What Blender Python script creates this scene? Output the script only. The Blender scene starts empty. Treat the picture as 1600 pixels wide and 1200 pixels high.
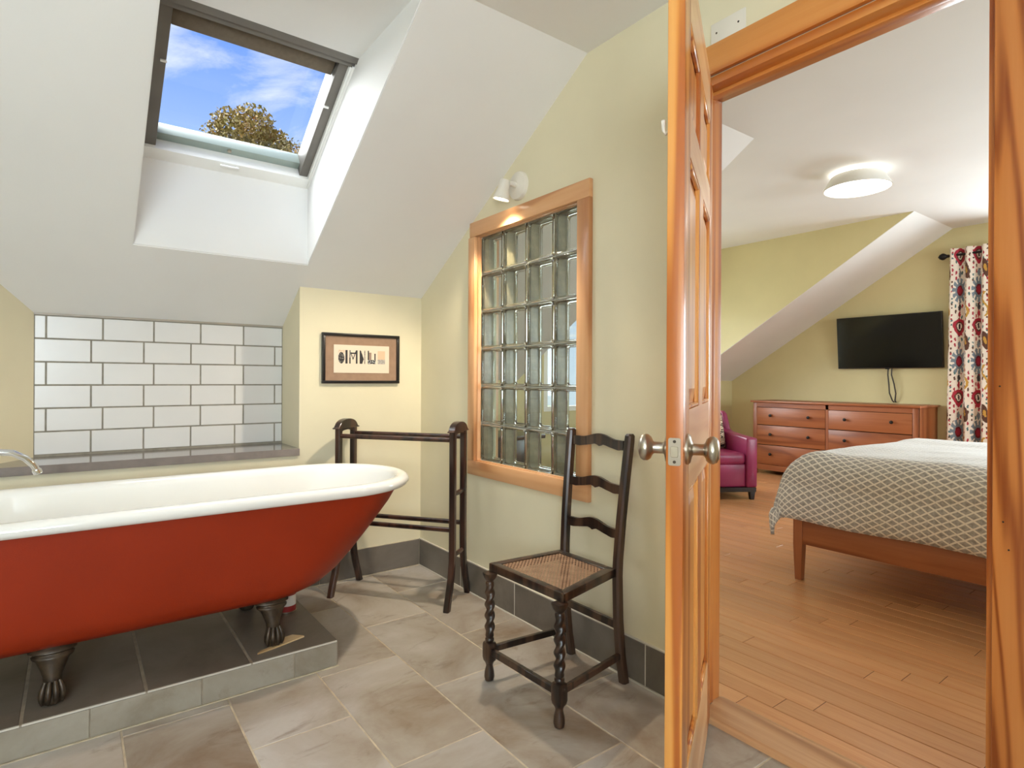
import bpy, bmesh, math, random
from math import sin, cos, pi, radians, sqrt
from mathutils import Vector, Matrix, noise

random.seed(7)
SC = bpy.context.scene
COL = SC.collection

# ------------------------------------------------------------------ camera, world, lights, exposure
cam_d = bpy.data.cameras.new('camera')
cam = bpy.data.objects.new('camera', cam_d)
COL.objects.link(cam)
SC.camera = cam
cam_d.sensor_width = 36.0
cam_d.lens = 36.0 * 914.9 / 1600.0
cam_d.shift_y = -7.5 / 1600.0
cam_d.clip_start = 0.02
cam_d.clip_end = 300
cam.matrix_world = (Matrix.Translation((0, 0, 1.11)) @ Matrix.Rotation(radians(-36.81), 4, 'Z')
                    @ Matrix.Rotation(radians(90), 4, 'X') @ Matrix.Rotation(radians(0.3), 4, 'Z'))

SC.view_settings.view_transform = 'Standard'
SC.view_settings.look = 'None'
SC.view_settings.exposure = 0.12
SC.view_settings.gamma = 1.0
SC.view_settings.use_curve_mapping = False
SC.cycles.use_denoising = True
SC.cycles.max_bounces = 12
SC.cycles.diffuse_bounces = 6
SC.cycles.transparent_max_bounces = 24
SC.cycles.sample_clamp_indirect = 6.0


def lin(r, g, b):
    f = lambda c: (c / 255.0 / 12.92) if c <= 10 else ((c / 255.0 + 0.055) / 1.055) ** 2.4
    return (f(r), f(g), f(b), 1.0)


class NT:
    """tiny node-tree helper"""
    def __init__(s, tree):
        s.t = tree
        tree.nodes.clear()

    def n(s, kind, **kw):
        nd = s.t.nodes.new(kind)
        for k, v in kw.items():
            setattr(nd, k, v)
        return nd

    def l(s, a, b):
        s.t.links.new(a, b)

    def val(s, sock, v):
        if hasattr(v, 'is_output') or isinstance(v, bpy.types.NodeSocket):
            s.l(v, sock)
        else:
            sock.default_value = v

    def m(s, op, a, b=0.0, c=None):
        nd = s.n('ShaderNodeMath', operation=op)
        s.val(nd.inputs[0], a)
        s.val(nd.inputs[1], b)
        if c is not None:
            s.val(nd.inputs[2], c)
        return nd.outputs[0]

    def mix(s, f, a, b, mode='MIX'):
        nd = s.n('ShaderNodeMix', data_type='RGBA', blend_type=mode)
        s.val(nd.inputs[0], f)
        s.val(nd.inputs[6], a)
        s.val(nd.inputs[7], b)
        return nd.outputs[2]

    def ramp(s, f, stops):
        nd = s.n('ShaderNodeValToRGB')
        e = nd.color_ramp.elements
        while len(e) < len(stops):
            e.new(0.5)
        for i, (p, c) in enumerate(stops):
            e[i].position = p
            e[i].color = c
        s.val(nd.inputs[0], f)
        return nd.outputs[0]

    def mapped(s, vec, scale, off=None):
        nd = s.n('ShaderNodeMapping')
        s.l(vec, nd.inputs[0])
        nd.inputs[3].default_value = scale
        if off is not None:
            s.val(nd.inputs[1], off)
        return nd.outputs[0]

    def noise(s, vec, scale, detail=3, rough=0.5, dist=0.0):
        nd = s.n('ShaderNodeTexNoise')
        s.l(vec, nd.inputs['Vector'])
        nd.inputs['Scale'].default_value = scale
        nd.inputs['Detail'].default_value = detail
        nd.inputs['Roughness'].default_value = rough
        nd.inputs['Distortion'].default_value = dist
        return nd.outputs['Fac']


# --- sky
W = bpy.data.worlds.new('sky')
SC.world = W
W.use_nodes = True
t = NT(W.node_tree)
out = t.n('ShaderNodeOutputWorld')
bg = t.n('ShaderNodeBackground')
tc = t.n('ShaderNodeTexCoord')
sx = t.n('ShaderNodeSeparateXYZ')
t.l(tc.outputs['Generated'], sx.inputs[0])
z = sx.outputs[2]
sky = t.ramp(t.m('MAXIMUM', z, 0.0), [(0.0, lin(222, 233, 252)), (0.33, lin(165, 194, 248)), (0.5, lin(92, 142, 236)), (1.0, lin(58, 104, 208))])
zz = t.m('MAXIMUM', z, 0.06)
cx = t.m('DIVIDE', sx.outputs[0], zz)
cy = t.m('DIVIDE', sx.outputs[1], zz)
cv = t.n('ShaderNodeCombineXYZ')
t.l(cx, cv.inputs[0]); t.l(cy, cv.inputs[1])
n1 = t.noise(t.mapped(cv.outputs[0], (1.3, 0.75, 1.0), (0.35, 1.9, 0.0)), 2.0, 8, 0.62, 0.6)
n2 = t.noise(cv.outputs[0], 0.8, 2)
cl = t.ramp(t.m('MULTIPLY', n1, t.m('ADD', n2, 0.55)), [(0.44, (0, 0, 0, 1)), (0.70, (1, 1, 1, 1))])
sky = t.mix(t.m('MULTIPLY', cl, 0.75), sky, lin(250, 250, 255))
t.l(sky, bg.inputs[0])
bg.inputs[1].default_value = 1.15
t.l(bg.outputs[0], out.inputs[0])


def light(name, kind, loc, energy, color=(1, 1, 1), aim=None, **kw):
    d = bpy.data.lights.new(name, kind)
    d.energy = energy
    d.color = color
    for k, v in kw.items():
        setattr(d, k, v)
    o = bpy.data.objects.new(name, d)
    COL.objects.link(o)
    o.location = loc
    if aim is not None:
        o.rotation_euler = Vector(aim).to_track_quat('-Z', 'Y').to_euler()
    return o


# hazy daylight from above the roof (enters by the skylight and the windows)
light('daylight_sun', 'SUN', (0, 8, 9), 20.0, (0.98, 0.98, 1.0), aim=(0.40, -0.50, -0.77), angle=radians(95))
# daylight at the dormer and gable windows, then two added fill lights
light('dormer_daylight', 'AREA', (4.75, 4.74, 1.45), 25, (0.88, 0.94, 1.0), aim=(0, -1, -0.1), shape='RECTANGLE', size=1.7, size_y=1.1)
light('gable_daylight', 'AREA', (7.26, 1.05, 1.45), 85, (0.86, 0.93, 1.0), aim=(-1, 0, -0.1), shape='RECTANGLE', size=1.0, size_y=1.4)
light('bedroom_fill', 'AREA', (4.6, -2.36, 1.5), 110, (0.88, 0.94, 1.0), aim=(0, 1, 0.1), shape='RECTANGLE', size=1.8, size_y=1.2)  # added fill for the gable wall, from an unseen side of the bedroom
light('bath_fill', 'AREA', (-0.9, -1.56, 1.45), 105, (0.80, 0.90, 1.0), aim=(0.25, 1, 0.35), shape='RECTANGLE', size=1.4, size_y=1.2)  # added fill for the bathroom, from behind the camera

# ------------------------------------------------------------------ mesh helpers
WM = {}


def finish(o, parent=None, mw=None):
    COL.objects.link(o)
    if parent is not None:
        o.parent = parent
        WM[o.name] = WM[parent.name]
    else:
        WM[o.name] = Matrix.Identity(4)


def mk(name, bm, mat, parent=None, smooth=False, bev=0.0, seg=2, local=False, ang=40, **props):
    """bmesh -> one mesh object.  Coordinates are world ones unless local=True (then the parent's own)."""
    bmesh.ops.recalc_face_normals(bm, faces=bm.faces[:])
    if parent is not None and not local:
        bm.transform(WM[parent.name].inverted())
    if bev > 0:
        es = [e for e in bm.edges if len(e.link_faces) == 2 and e.calc_face_angle(0) > radians(30)]
        bmesh.ops.bevel(bm, geom=es, offset=bev, segments=seg, profile=0.5, affect='EDGES', clamp_overlap=True)
    me = bpy.data.meshes.new(name)
    if smooth or bev > 0:
        for f in bm.faces:
            f.smooth = True
    bm.to_mesh(me)
    bm.free()
    if smooth or bev > 0:
        me.set_sharp_from_angle(angle=radians(ang))
    if isinstance(mat, (list, tuple)):
        for m_ in mat:
            me.materials.append(m_)
    elif mat is not None:
        me.materials.append(mat)
    o = bpy.data.objects.new(name, me)
    finish(o, parent)
    for k, v in props.items():
        o[k] = v
    return o


def thing(name, label, cat, loc=(0, 0, 0), rz=0.0, group=None, kind=None):
    o = bpy.data.objects.new(name, None)
    o.empty_display_size = 0.1
    COL.objects.link(o)
    o.location = loc
    o.rotation_euler = (0, 0, rz)
    WM[o.name] = Matrix.Translation(loc) @ Matrix.Rotation(rz, 4, 'Z')
    if kind:
        o['kind'] = kind
    else:
        tag(o, label, cat, group)
    return o


def tag(o, label, cat, group=None):
    o['label'] = label
    o['category'] = cat
    if group:
        o['group'] = group
    return o


def B():
    return bmesh.new()


def box(bm, x0, y0, z0, x1, y1, z1, M=None):
    vs = [bm.verts.new(p) for p in ((x0, y0, z0), (x1, y0, z0), (x1, y1, z0), (x0, y1, z0), (x0, y0, z1), (x1, y0, z1), (x1, y1, z1), (x0, y1, z1))]
    for f in ((0, 3, 2, 1), (4, 5, 6, 7), (0, 1, 5, 4), (1, 2, 6, 5), (2, 3, 7, 6), (3, 0, 4, 7)):
        bm.faces.new([vs[i] for i in f])
    if M is not None:
        for v in vs:
            v.co = M @ v.co
    return vs


def bx(*a, **k):
    bm = B()
    box(bm, *a, **k)
    return bm


def loft(bm, rings, cap=True, close=True):
    vr = [[bm.verts.new(p) for p in r] for r in rings]
    n = len(vr[0])
    for a, b in zip(vr[:-1], vr[1:]):
        for i in range(n if close else n - 1):
            j = (i + 1) % n
            bm.faces.new((a[i], a[j], b[j], b[i]))
    if cap and close:
        bm.faces.new(list(reversed(vr[0])))
        bm.faces.new(vr[-1])
    return vr


def lathe(bm, prof, n=20, M=None, cap=True):
    """prof: list of (r, z)"""
    rings = [[Vector((r * cos(2 * pi * i / n), r * sin(2 * pi * i / n), zz)) for i in range(n)] for r, zz in prof]
    if M is not None:
        rings = [[M @ p for p in r] for r in rings]
    return loft(bm, rings, cap)


def tube(bm, pts, r, n=10, sq=None):
    """tube along pts; r a number or list"""
    pts = [Vector(p) for p in pts]
    rr = r if isinstance(r, (list, tuple)) else [r] * len(pts)
    rings = []
    d0 = (pts[1] - pts[0]).normalized()
    up = Vector((0, 0, 1)) if abs(d0.z) < 0.9 else Vector((1, 0, 0))
    for i, p in enumerate(pts):
        d = (pts[min(i + 1, len(pts) - 1)] - pts[max(i - 1, 0)]).normalized()
        s = d.cross(up).normalized()
        u = s.cross(d).normalized()
        up = u
        rings.append([p + s * cos(2 * pi * k / n) * rr[i] + u * sin(2 * pi * k / n) * rr[i] for k in range(n)])
    return loft(bm, rings)


def prism(bm, pts, ext):
    """closed planar polygon extruded by vector ext"""
    ext = Vector(ext)
    a = [bm.verts.new(p) for p in pts]
    b = [bm.verts.new(Vector(p) + ext) for p in pts]
    n = len(a)
    bm.faces.new(list(reversed(a)))
    bm.faces.new(b)
    for i in range(n):
        j = (i + 1) % n
        bm.faces.new((a[i], a[j], b[j], b[i]))


def slabs(bm, us, vs, solid, f):
    """grid decomposition of a plane with holes: f(u0,v0,u1,v1) adds a box for every solid cell"""
    for i in range(len(us) - 1):
        for j in range(len(vs) - 1):
            if solid((us[i] + us[i + 1]) / 2, (vs[j] + vs[j + 1]) / 2):
                f(us[i], vs[j], us[i + 1], vs[j + 1])


def sphere(bm, c, r, seg=14, ring=9, sc=(1, 1, 1), M=None):
    mm = Matrix.Translation(c) @ Matrix.Diagonal((r * sc[0], r * sc[1], r * sc[2], 1))
    if M is not None:
        mm = M @ mm
    bmesh.ops.create_uvsphere(bm, u_segments=seg, v_segments=ring, radius=1, matrix=mm)


def axis_m(p, d):
    """matrix taking local z to direction d at point p"""
    return Matrix.Translation(p) @ Vector(d).to_track_quat('Z', 'Y').to_matrix().to_4x4()


def copy_obj(o, parent=None, loc=None):
    c = o.copy()
    COL.objects.link(c)
    if parent is not None:
        c.parent = parent
    if loc is not None:
        c.location = loc
    WM[c.name] = WM[o.name]
    return c


# ------------------------------------------------------------------ materials
def pbr(name):
    m = bpy.data.materials.new(name)
    m.use_nodes = True
    t = NT(m.node_tree)
    o = t.n('ShaderNodeOutputMaterial')
    p = t.n('ShaderNodeBsdfPrincipled')
    t.l(p.outputs[0], o.inputs[0])
    return m, t, p


def coords(t, rnd=0.0, which='Object'):
    tc = t.n('ShaderNodeTexCoord')
    v = tc.outputs[which]
    if rnd:
        oi = t.n('ShaderNodeObjectInfo')
        off = t.m('MULTIPLY', oi.outputs['Random'], rnd)
        va = t.n('ShaderNodeVectorMath', operation='ADD')
        t.l(v, va.inputs[0])
        cb = t.n('ShaderNodeCombineXYZ')
        for i in range(3):
            t.l(off, cb.inputs[i])
        t.l(cb.outputs[0], va.inputs[1])
        v = va.outputs[0]
    return v


def plain(name, col, rough=0.5, metal=0.0, coat=0.0, var=0.06, scale=8.0, bump=0.0, bscale=60.0, spec=0.5):
    m, t, p = pbr(name)
    v = coords(t)
    n = t.noise(v, scale, 4)
    c2 = tuple(x * (1 - var * 2.2) for x in col[:3]) + (1,)
    c1 = tuple(min(1, x * (1 + var)) for x in col[:3]) + (1,)
    t.l(t.ramp(n, [(0.3, c2), (0.7, c1)]), p.inputs['Base Color'])
    p.inputs['Roughness'].default_value = rough
    p.inputs['Metallic'].default_value = metal
    p.inputs['Coat Weight'].default_value = coat
    p.inputs['Coat Roughness'].default_value = 0.08
    p.inputs['Specular IOR Level'].default_value = spec
    if bump:
        b = t.n('ShaderNodeBump')
        b.inputs['Strength'].default_value = bump
        b.inputs['Distance'].default_value = 0.004
        t.l(t.noise(v, bscale, 3), b.inputs['Height'])
        t.l(b.outputs[0], p.inputs['Normal'])
    return m


def wood(name, dark, mid, light_, axis='z', rough=0.35, ring=9.0, fine=60.0, contrast=1.0, coat=0.0, rnd=7.0, hue=0.0, dist=3.0, straight=0.10):
    """grain runs along axis of the object's own coordinates"""
    m, t, p = pbr(name)
    v = coords(t, rnd)
    k = 'xyz'.index(axis)
    s1 = [1.0, 1.0, 1.0]; s1[k] = straight
    s2 = [1.0, 1.0, 1.0]; s2[k] = 0.035
    warp = t.noise(t.mapped(v, s1), ring * 0.55, 3, 0.5, 0.4)
    w = t.m('ADD', t.m('MULTIPLY', t.m('SINE', t.m('MULTIPLY', warp, dist * 4.0 * pi)), 0.5), 0.5)
    w = t.m('POWER', w, 2.2)
    f = t.noise(t.mapped(v, s2), fine, 4, 0.6)
    g = t.m('ADD', t.m('MULTIPLY', w, 0.62 * contrast), t.m('MULTIPLY', f, 0.55))
    c = t.ramp(g, [(0.15, light_), (0.5, mid), (0.92, dark)])
    if hue:
        oi = t.n('ShaderNodeObjectInfo')
        k2 = t.m('ADD', t.m('MULTIPLY', oi.outputs['Random'], hue), 1.0 - hue / 2)
        hs = t.n('ShaderNodeHueSaturation')
        t.l(c, hs.inputs['Color'])
        t.l(k2, hs.inputs['Value'])
        c = hs.outputs[0]
    t.l(c, p.inputs['Base Color'])
    p.inputs['Roughness'].default_value = rough
    p.inputs['Coat Weight'].default_value = coat
    p.inputs['Coat Roughness'].default_value = 0.15
    b = t.n('ShaderNodeBump')
    b.inputs['Strength'].default_value = 0.12
    b.inputs['Distance'].default_value = 0.002
    t.l(f, b.inputs['Height'])
    t.l(b.outputs[0], p.inputs['Normal'])
    return m


def stone_tile(name, a, b_, c_, rough=0.38, scale=2.2, stain=None):
    m, t, p = pbr(name)
    v = coords(t, 9.0)
    n = t.noise(v, scale, 6, 0.62, 0.5)
    c = t.ramp(n, [(0.30, a), (0.48, b_), (0.68, c_)])
    f = t.noise(v, 70, 3)
    c = t.mix(t.m('MULTIPLY', f, 0.28), c, b_)
    if stain:
        s = t.noise(t.mapped(v, (1.0, 2.2, 1.0)), 3.3, 8, 0.72, 1.2)
        sm = t.ramp(s, [(0.56, (0, 0, 0, 1)), (0.70, (1, 1, 1, 1))])
        c = t.mix(t.m('MULTIPLY', sm, 0.55), c, stain)
    oi = t.n('ShaderNodeObjectInfo')
    hs = t.n('ShaderNodeHueSaturation')
    t.l(c, hs.inputs['Color'])
    t.l(t.m('ADD', t.m('MULTIPLY', oi.outputs['Random'], 0.16), 0.92), hs.inputs['Value'])
    t.l(hs.outputs[0], p.inputs['Base Color'])
    p.inputs['Roughness'].default_value = rough
    bp = t.n('ShaderNodeBump')
    bp.inputs['Strength'].default_value = 0.25
    bp.inputs['Distance'].default_value = 0.003
    t.l(t.noise(v, 14, 5, 0.65), bp.inputs['Height'])
    t.l(bp.outputs[0], p.inputs['Normal'])
    return m


def glass_arch(name, tint=(0.96, 0.98, 0.97, 1), refl=1.0):
    """window glass: clear with a fresnel reflection"""
    m = bpy.data.materials.new(name)
    m.use_nodes = True
    t = NT(m.node_tree)
    o = t.n('ShaderNodeOutputMaterial')
    tr = t.n('ShaderNodeBsdfTransparent')
    tr.inputs[0].default_value = tint
    gl = t.n('ShaderNodeBsdfGlossy')
    gl.inputs['Roughness'].default_value = 0.02
    fr = t.n('ShaderNodeFresnel')
    fr.inputs[0].default_value = 1.45
    mx = t.n('ShaderNodeMixShader')
    ge = t.n('ShaderNodeNewGeometry')
    front = t.m('SUBTRACT', 1.0, ge.outputs['Backfacing'])
    t.l(t.m('MULTIPLY', t.m('MULTIPLY', fr.outputs[0], front), refl), mx.inputs[0])
    t.l(tr.outputs[0], mx.inputs[1])
    t.l(gl.outputs[0], mx.inputs[2])
    t.l(mx.outputs[0], o.inputs[0])
    return m


def emit(name, col, s):
    m = bpy.data.materials.new(name)
    m.use_nodes = True
    t = NT(m.node_tree)
    o = t.n('ShaderNodeOutputMaterial')
    e = t.n('ShaderNodeEmission')
    e.inputs[0].default_value = col
    e.inputs[1].default_value = s
    t.l(e.outputs[0], o.inputs[0])
    return m


def attr_mat(name, rough=0.8):
    m, t, p = pbr(name)
    a = t.n('ShaderNodeAttribute')
    a.attribute_name = 'Col'
    t.l(a.outputs['Color'], p.inputs['Base Color'])
    p.inputs['Roughness'].default_value = rough
    return m


M_PAINT = plain('wall_paint', lin(225, 216, 186), 0.55, var=0.02, scale=3, bump=0.06, bscale=180)
M_OLIVE = plain('bedroom_paint', lin(212, 200, 152), 0.6, var=0.02, scale=3, bump=0.06, bscale=180)
M_CEIL = plain('ceiling_paint', lin(232, 231, 229), 0.7, var=0.012, scale=2, bump=0.05, bscale=160)
M_WHITE = plain('white_gloss_paint', lin(236, 235, 230), 0.35, var=0.01)
M_TILE = plain('white_ceramic', lin(218, 217, 216), 0.28, var=0.012, scale=5, coat=0.05)
M_GROUT = plain('grey_grout', lin(142, 136, 124), 0.85, var=0.1, scale=30)
M_GROUTF = plain('floor_grout', lin(196, 182, 158), 0.9, var=0.12, scale=25)
M_CAULK2 = plain('platform_grout', lin(150, 138, 120), 0.85, var=0.1, scale=25)
M_CAULK = plain('pale_caulk', lin(205, 200, 188), 0.6, var=0.05)
M_FLOORT = stone_tile('floor_stone_tile', lin(128, 106, 84), lin(164, 154, 141), lin(188, 183, 177), stain=lin(108, 84, 62))
M_BASET = stone_tile('baseboard_stone_tile', lin(90, 82, 72), lin(110, 102, 92), lin(126, 119, 110), rough=0.4, scale=3)
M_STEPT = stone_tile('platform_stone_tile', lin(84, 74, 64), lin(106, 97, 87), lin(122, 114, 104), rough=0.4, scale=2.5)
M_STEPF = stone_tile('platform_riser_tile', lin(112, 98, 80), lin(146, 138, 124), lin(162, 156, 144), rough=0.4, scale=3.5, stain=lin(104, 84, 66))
M_SILL = plain('grey_sill_stone', lin(134, 124, 118), 0.14, var=0.08, scale=14, coat=0.2)
M_PINE = wood('pine_z', lin(158, 82, 30), lin(190, 114, 52), lin(202, 132, 68), 'z', 0.32, 9.0, 45, 1.1, coat=0.2, straight=0.035, dist=4.0)
M_PINEX = wood('pine_x', lin(196, 112, 44), lin(218, 146, 74), lin(228, 164, 92), 'x', 0.3, 5.0, 45, 0.9, coat=0.25, straight=0.04)
M_PINEY = wood('pine_y', lin(176, 98, 38), lin(200, 126, 56), lin(214, 146, 76), 'y', 0.3, 5.0, 45, 0.9, coat=0.25, straight=0.04)
M_FIRZ = wood('fir_z', lin(176, 116, 70), lin(206, 152, 104), lin(218, 168, 122), 'z', 0.32, 6.0, 50, 0.9, coat=0.15)
M_FIRY = wood('fir_y', lin(176, 116, 70), lin(206, 152, 104), lin(218, 168, 122), 'y', 0.32, 6.0, 50, 0.9, coat=0.15)
M_DARK = wood('dark_oak', lin(22, 14, 10), lin(42, 28, 20), lin(80, 58, 42), 'z', 0.36, 14, 90, 1.0, coat=0.2)
M_DARKR = wood('dark_mahogany', lin(28, 14, 10), lin(50, 28, 20), lin(74, 44, 32), 'z', 0.3, 10, 80, 1.0, coat=0.3)
M_BAMBOO = wood('bamboo_plank', lin(158, 98, 54), lin(192, 132, 84), lin(208, 154, 106), 'y', 0.3, 10, 140, 0.22, coat=0.1, hue=0.2)
M_BAMBASE = plain('plank_gap', lin(84, 52, 30), 0.7, var=0.05)
M_CHERRY = wood('cherry_y', lin(112, 58, 30), lin(146, 82, 46), lin(166, 100, 60), 'y', 0.4, 6, 60, 0.7, coat=0.05)
M_CHERRYZ = wood('cherry_z', lin(112, 58, 30), lin(146, 82, 46), lin(166, 100, 60), 'z', 0.4, 6, 60, 0.7, coat=0.05)
M_RED = plain('brick_red_enamel', lin(146, 44, 14), 0.45, var=0.05, scale=3, bump=0.08, bscale=240, spec=0.25)
M_ENAMEL = plain('white_enamel', lin(236, 235, 231), 0.1, var=0.008, scale=4, coat=0.6)
M_BRONZE = plain('dark_bronze', lin(70, 57, 43), 0.38, 0.35, var=0.22, scale=40, bump=0.2)
M_CHROME = plain('chrome', lin(225, 226, 228), 0.06, 1.0, var=0.0)
M_NICKEL = plain('satin_nickel', lin(186, 176, 162), 0.3, 1.0, var=0.03)
M_BLACK = plain('black_satin', lin(24, 20, 18), 0.35, var=0.1)
M_BLACKM = plain('black_iron', lin(26, 22, 20), 0.45, 0.4, var=0.1)
M_SCREEN = plain('tv_screen', lin(9, 9, 11), 0.12, var=0.0)
M_PLASTIC = plain('white_plastic', lin(226, 220, 208), 0.4, var=0.01)
M_ALU = plain('grey_sash', lin(112, 107, 100), 0.5, 0.2, var=0.05)
M_SASHB = plain('pale_green_sash_edge', lin(150, 162, 154), 0.35, var=0.02)
M_BLIND = plain('taupe_blind', lin(104, 92, 76), 0.8, var=0.06, scale=60)
M_BULB = emit('warm_bulb', (1.0, 0.86, 0.66, 1), 14)
M_DIFF = emit('lamp_diffuser', (1.0, 0.95, 0.87, 1), 5)
M_HALO = emit('lamp_top_glow', (1.0, 0.9, 0.74, 1), 9)
M_LEATH = plain('magenta_leather', lin(142, 40, 82), 0.3, var=0.12, scale=5, bump=0.25, bscale=90)
M_ESPR = plain('espresso_leg', lin(30, 20, 16), 0.35, var=0.1)
M_SHEET = plain('white_sheet', lin(232, 232, 232), 0.9, var=0.02)
M_PANE = glass_arch('window_pane')
M_BLOCKP = glass_arch('block_pane', (0.93, 0.955, 0.94, 1), 1.1)
M_BLOCKS = plain('block_side', lin(140, 128, 102), 0.25, var=0.16, scale=22)
M_JOINT = plain('block_mortar', lin(176, 178, 170), 0.5, var=0.05)
M_LEAFS = plain('autumn_leaf', lin(150, 112, 48), 0.7, var=0.5, scale=0.9)
M_BARK = plain('bark', lin(86, 72, 58), 0.9, var=0.2)
M_GRASS = plain('lawn', lin(110, 122, 72), 0.95, var=0.2, scale=0.5)
M_SHIM = wood('shim_wood', lin(170, 136, 92), lin(206, 176, 130), lin(222, 196, 152), 'x', 0.6, 8, 80)
M_CLEARG, _t, _p = pbr('clear_glass')
_p.inputs['Base Color'].default_value = (0.93, 0.96, 0.94, 1)
_p.inputs['Transmission Weight'].default_value = 1.0
_p.inputs['Roughness'].default_value = 0.03
_p.inputs['IOR'].default_value = 1.45
for _s in (M_LEAFS,):
    _n = _s.node_tree
    _r = [x for x in _n.nodes if x.type == 'VALTORGB'][0].color_ramp
    _r.elements[0].color = lin(96, 96, 46)
    _r.elements[1].color = lin(188, 106, 56)
    _e = _r.elements.new(0.5); _e.color = lin(146, 122, 62)

# ------------------------------------------------------------------ bathroom shell
XR, YB, YT = 1.666, 3.136, 3.45           # right wall, back (knee) wall, tiled niche wall
XL, YF, ZC = -1.7, -1.4, 2.437
WT = 0.12
XBED = 1.786
XT, ZB, YK = 7.10, 2.655, 4.541           # bedroom: gable wall, ceiling, knee wall


def slz(y):
    return 1.591 - 0.60 * (y - YB)


def bsl(y):
    return 2.655 - 0.629 * (y - 2.071)


# floor with its stone tiles
fl = mk('floor', bx(XL, YF, -0.12, XBED - 0.13, YB, -0.0015), M_GROUTF, kind='structure')


def tile_bm(w, d, h, ch=0.0015):
    bm = B()
    a = [(-w / 2, -d / 2), (w / 2, -d / 2), (w / 2, d / 2), (-w / 2, d / 2)]
    s = lambda k: [((x - math.copysign(k, x)), (y - math.copysign(k, y))) for x, y in a]
    loft(bm, [[(x, y, -h) for x, y in a], [(x, y, -ch) for x, y in a], [(x, y, 0) for x, y in s(ch)]])
    return bm


PX, PY, GR = 0.3065, 0.622, 0.0054
cache = {}
for k in range(-8, 4):
    x0, x1 = 0.7365 + PX * k, 0.7365 + PX * (k + 1)
    x0c, x1c = max(x0, XL), min(x1, XR)
    if x1c - x0c < 0.03:
        continue
    off = 1.535 + (0.314 if k % 2 else 0.0) + 0.004 * ((k * 7) % 3)
    for j in range(-6, 4):
        y0, y1 = off + PY * j, off + PY * (j + 1)
        y0c, y1c = max(y0, YF), min(y1, YB)
        if y1c - y0c < 0.03:
            continue
        w, d = round(x1c - x0c - GR, 4), round(y1c - y0c - GR, 4)
        cen = ((x0c + x1c) / 2, (y0c + y1c) / 2, random.uniform(-0.0004, 0.0004))
        if (w, d) in cache:
            copy_obj(cache[(w, d)], fl, cen)
        else:
            o = mk('tile', tile_bm(w, d, 0.003), M_FLOORT, fl, local=True)
            o.location = cen
            cache[(w, d)] = o

# platform under the tub
pf = mk('platform', bx(-0.95, 2.2122, 0.0, 0.8155, YB, 0.0975), M_CAULK2, kind='structure')
xs = [-0.95, -0.742, -0.431, -0.120, 0.192, 0.510, 0.820]
for i in range(6):
    for ya, yb in ((2.214, 2.826), (2.832, YB)):
        w, d = xs[i + 1] - xs[i] - 0.009, yb - ya
        if i == 5:
            w += 0.004
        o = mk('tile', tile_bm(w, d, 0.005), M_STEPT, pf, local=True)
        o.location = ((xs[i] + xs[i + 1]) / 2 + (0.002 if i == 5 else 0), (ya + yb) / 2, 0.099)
xf = [-0.95, -0.58, -0.265, 0.044, 0.352, 0.657, 0.820]
for i in range(6):
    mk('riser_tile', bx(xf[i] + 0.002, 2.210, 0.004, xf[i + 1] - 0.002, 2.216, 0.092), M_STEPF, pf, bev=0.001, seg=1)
for ya, yb in ((2.214, 2.70), (2.704, YB)):
    mk('riser_tile', bx(0.816, ya, 0.004, 0.822, yb, 0.092), M_STEPF, pf, bev=0.001, seg=1)
for i in range(6):
    mk('edge_strip', bx(xs[i] + 0.003, 2.2095, 0.0935, xs[i + 1] - 0.003, 2.2145, 0.0985), M_CAULK, pf)
mk('grout_bead', bx(-0.95, 2.204, 0.0, 0.824, 2.212, 0.003), M_GROUTF, pf)

# back wall: knee wall right of the niche, wall below the sill, left part with splayed cheek
bm = B()
prism(bm, [(0.950, YB, 0), (XR, YB, 0), (XR, 3.62, 0), (0.950, 3.62, 0)], (0, 0, slz(YB) + 0.01))
box(bm, XL, YB, 0, 0.950, YT, 0.703)
prism(bm, [(-0.147, YT, 0), (-0.345, YB, 0), (XL, YB, 0), (XL, 3.62, 0), (-0.147, 3.62, 0)], (0, 0, slz(YB) + 0.01))
wb = mk('wall_back', bm, M_PAINT, kind='structure')
# tiled niche wall
wn = mk('wall_niche', bx(-0.147, YT + 0.0018, 0.70, 0.950, 3.60, 1.60), M_GROUT, kind='structure')
JA = [-0.147, 0.066, 0.280, 0.489, 0.701, 0.908, 0.950]
JB = [-0.147, -0.103, 0.112, 0.323, 0.534, 0.744, 0.950]
z0 = 0.749
for r in range(6):
    J = JA if r % 2 == 0 else JB
    za, zb = z0 + 0.1075 * r + 0.0035, z0 + 0.1075 * (r + 1) - 0.0035
    for i in range(len(J) - 1):
        xa, xb = J[i] + 0.0035, J[i + 1] - 0.0035
        mk('tile', bx(xa, YT + random.uniform(-0.0005, 0.0005), za, xb, YT + 0.012, zb), M_TILE, wn, bev=0.0012, seg=1)
mk('tile_edging', bx(-0.147, YT - 0.004, z0 + 0.645 + 0.001, 0.950, YT + 0.012, z0 + 0.66), plain('tile_edging_stone', lin(164, 155, 142), 0.4, var=0.06), wn)
# sill
sl = mk('windowsill', bx(-0.62, 3.122, 0.704, 0.949, YB, 0.741), M_SILL, kind='structure')
bm = B()
prism(bm, [(-0.344, YB, 0.704), (0.949, YB, 0.704), (0.949, YT + 0.006, 0.704), (-0.149, YT + 0.006, 0.704)], (0, 0, 0.037))
mk('sill_slab', bm, M_SILL, sl)

# right wall (towards the bedroom) with the glass-block opening and the doorway
OY0, OY1, OZ0, OZ1 = 1.760, 2.527, 0.688, 1.845
DY0, DY1, DZ = 0.399, 1.207, 2.095


def solid(u, v):
    if OY0 < u < OY1 and OZ0 < v < OZ1:
        return False
    if DY0 < u < DY1 and v < DZ:
        return False
    return True


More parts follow.
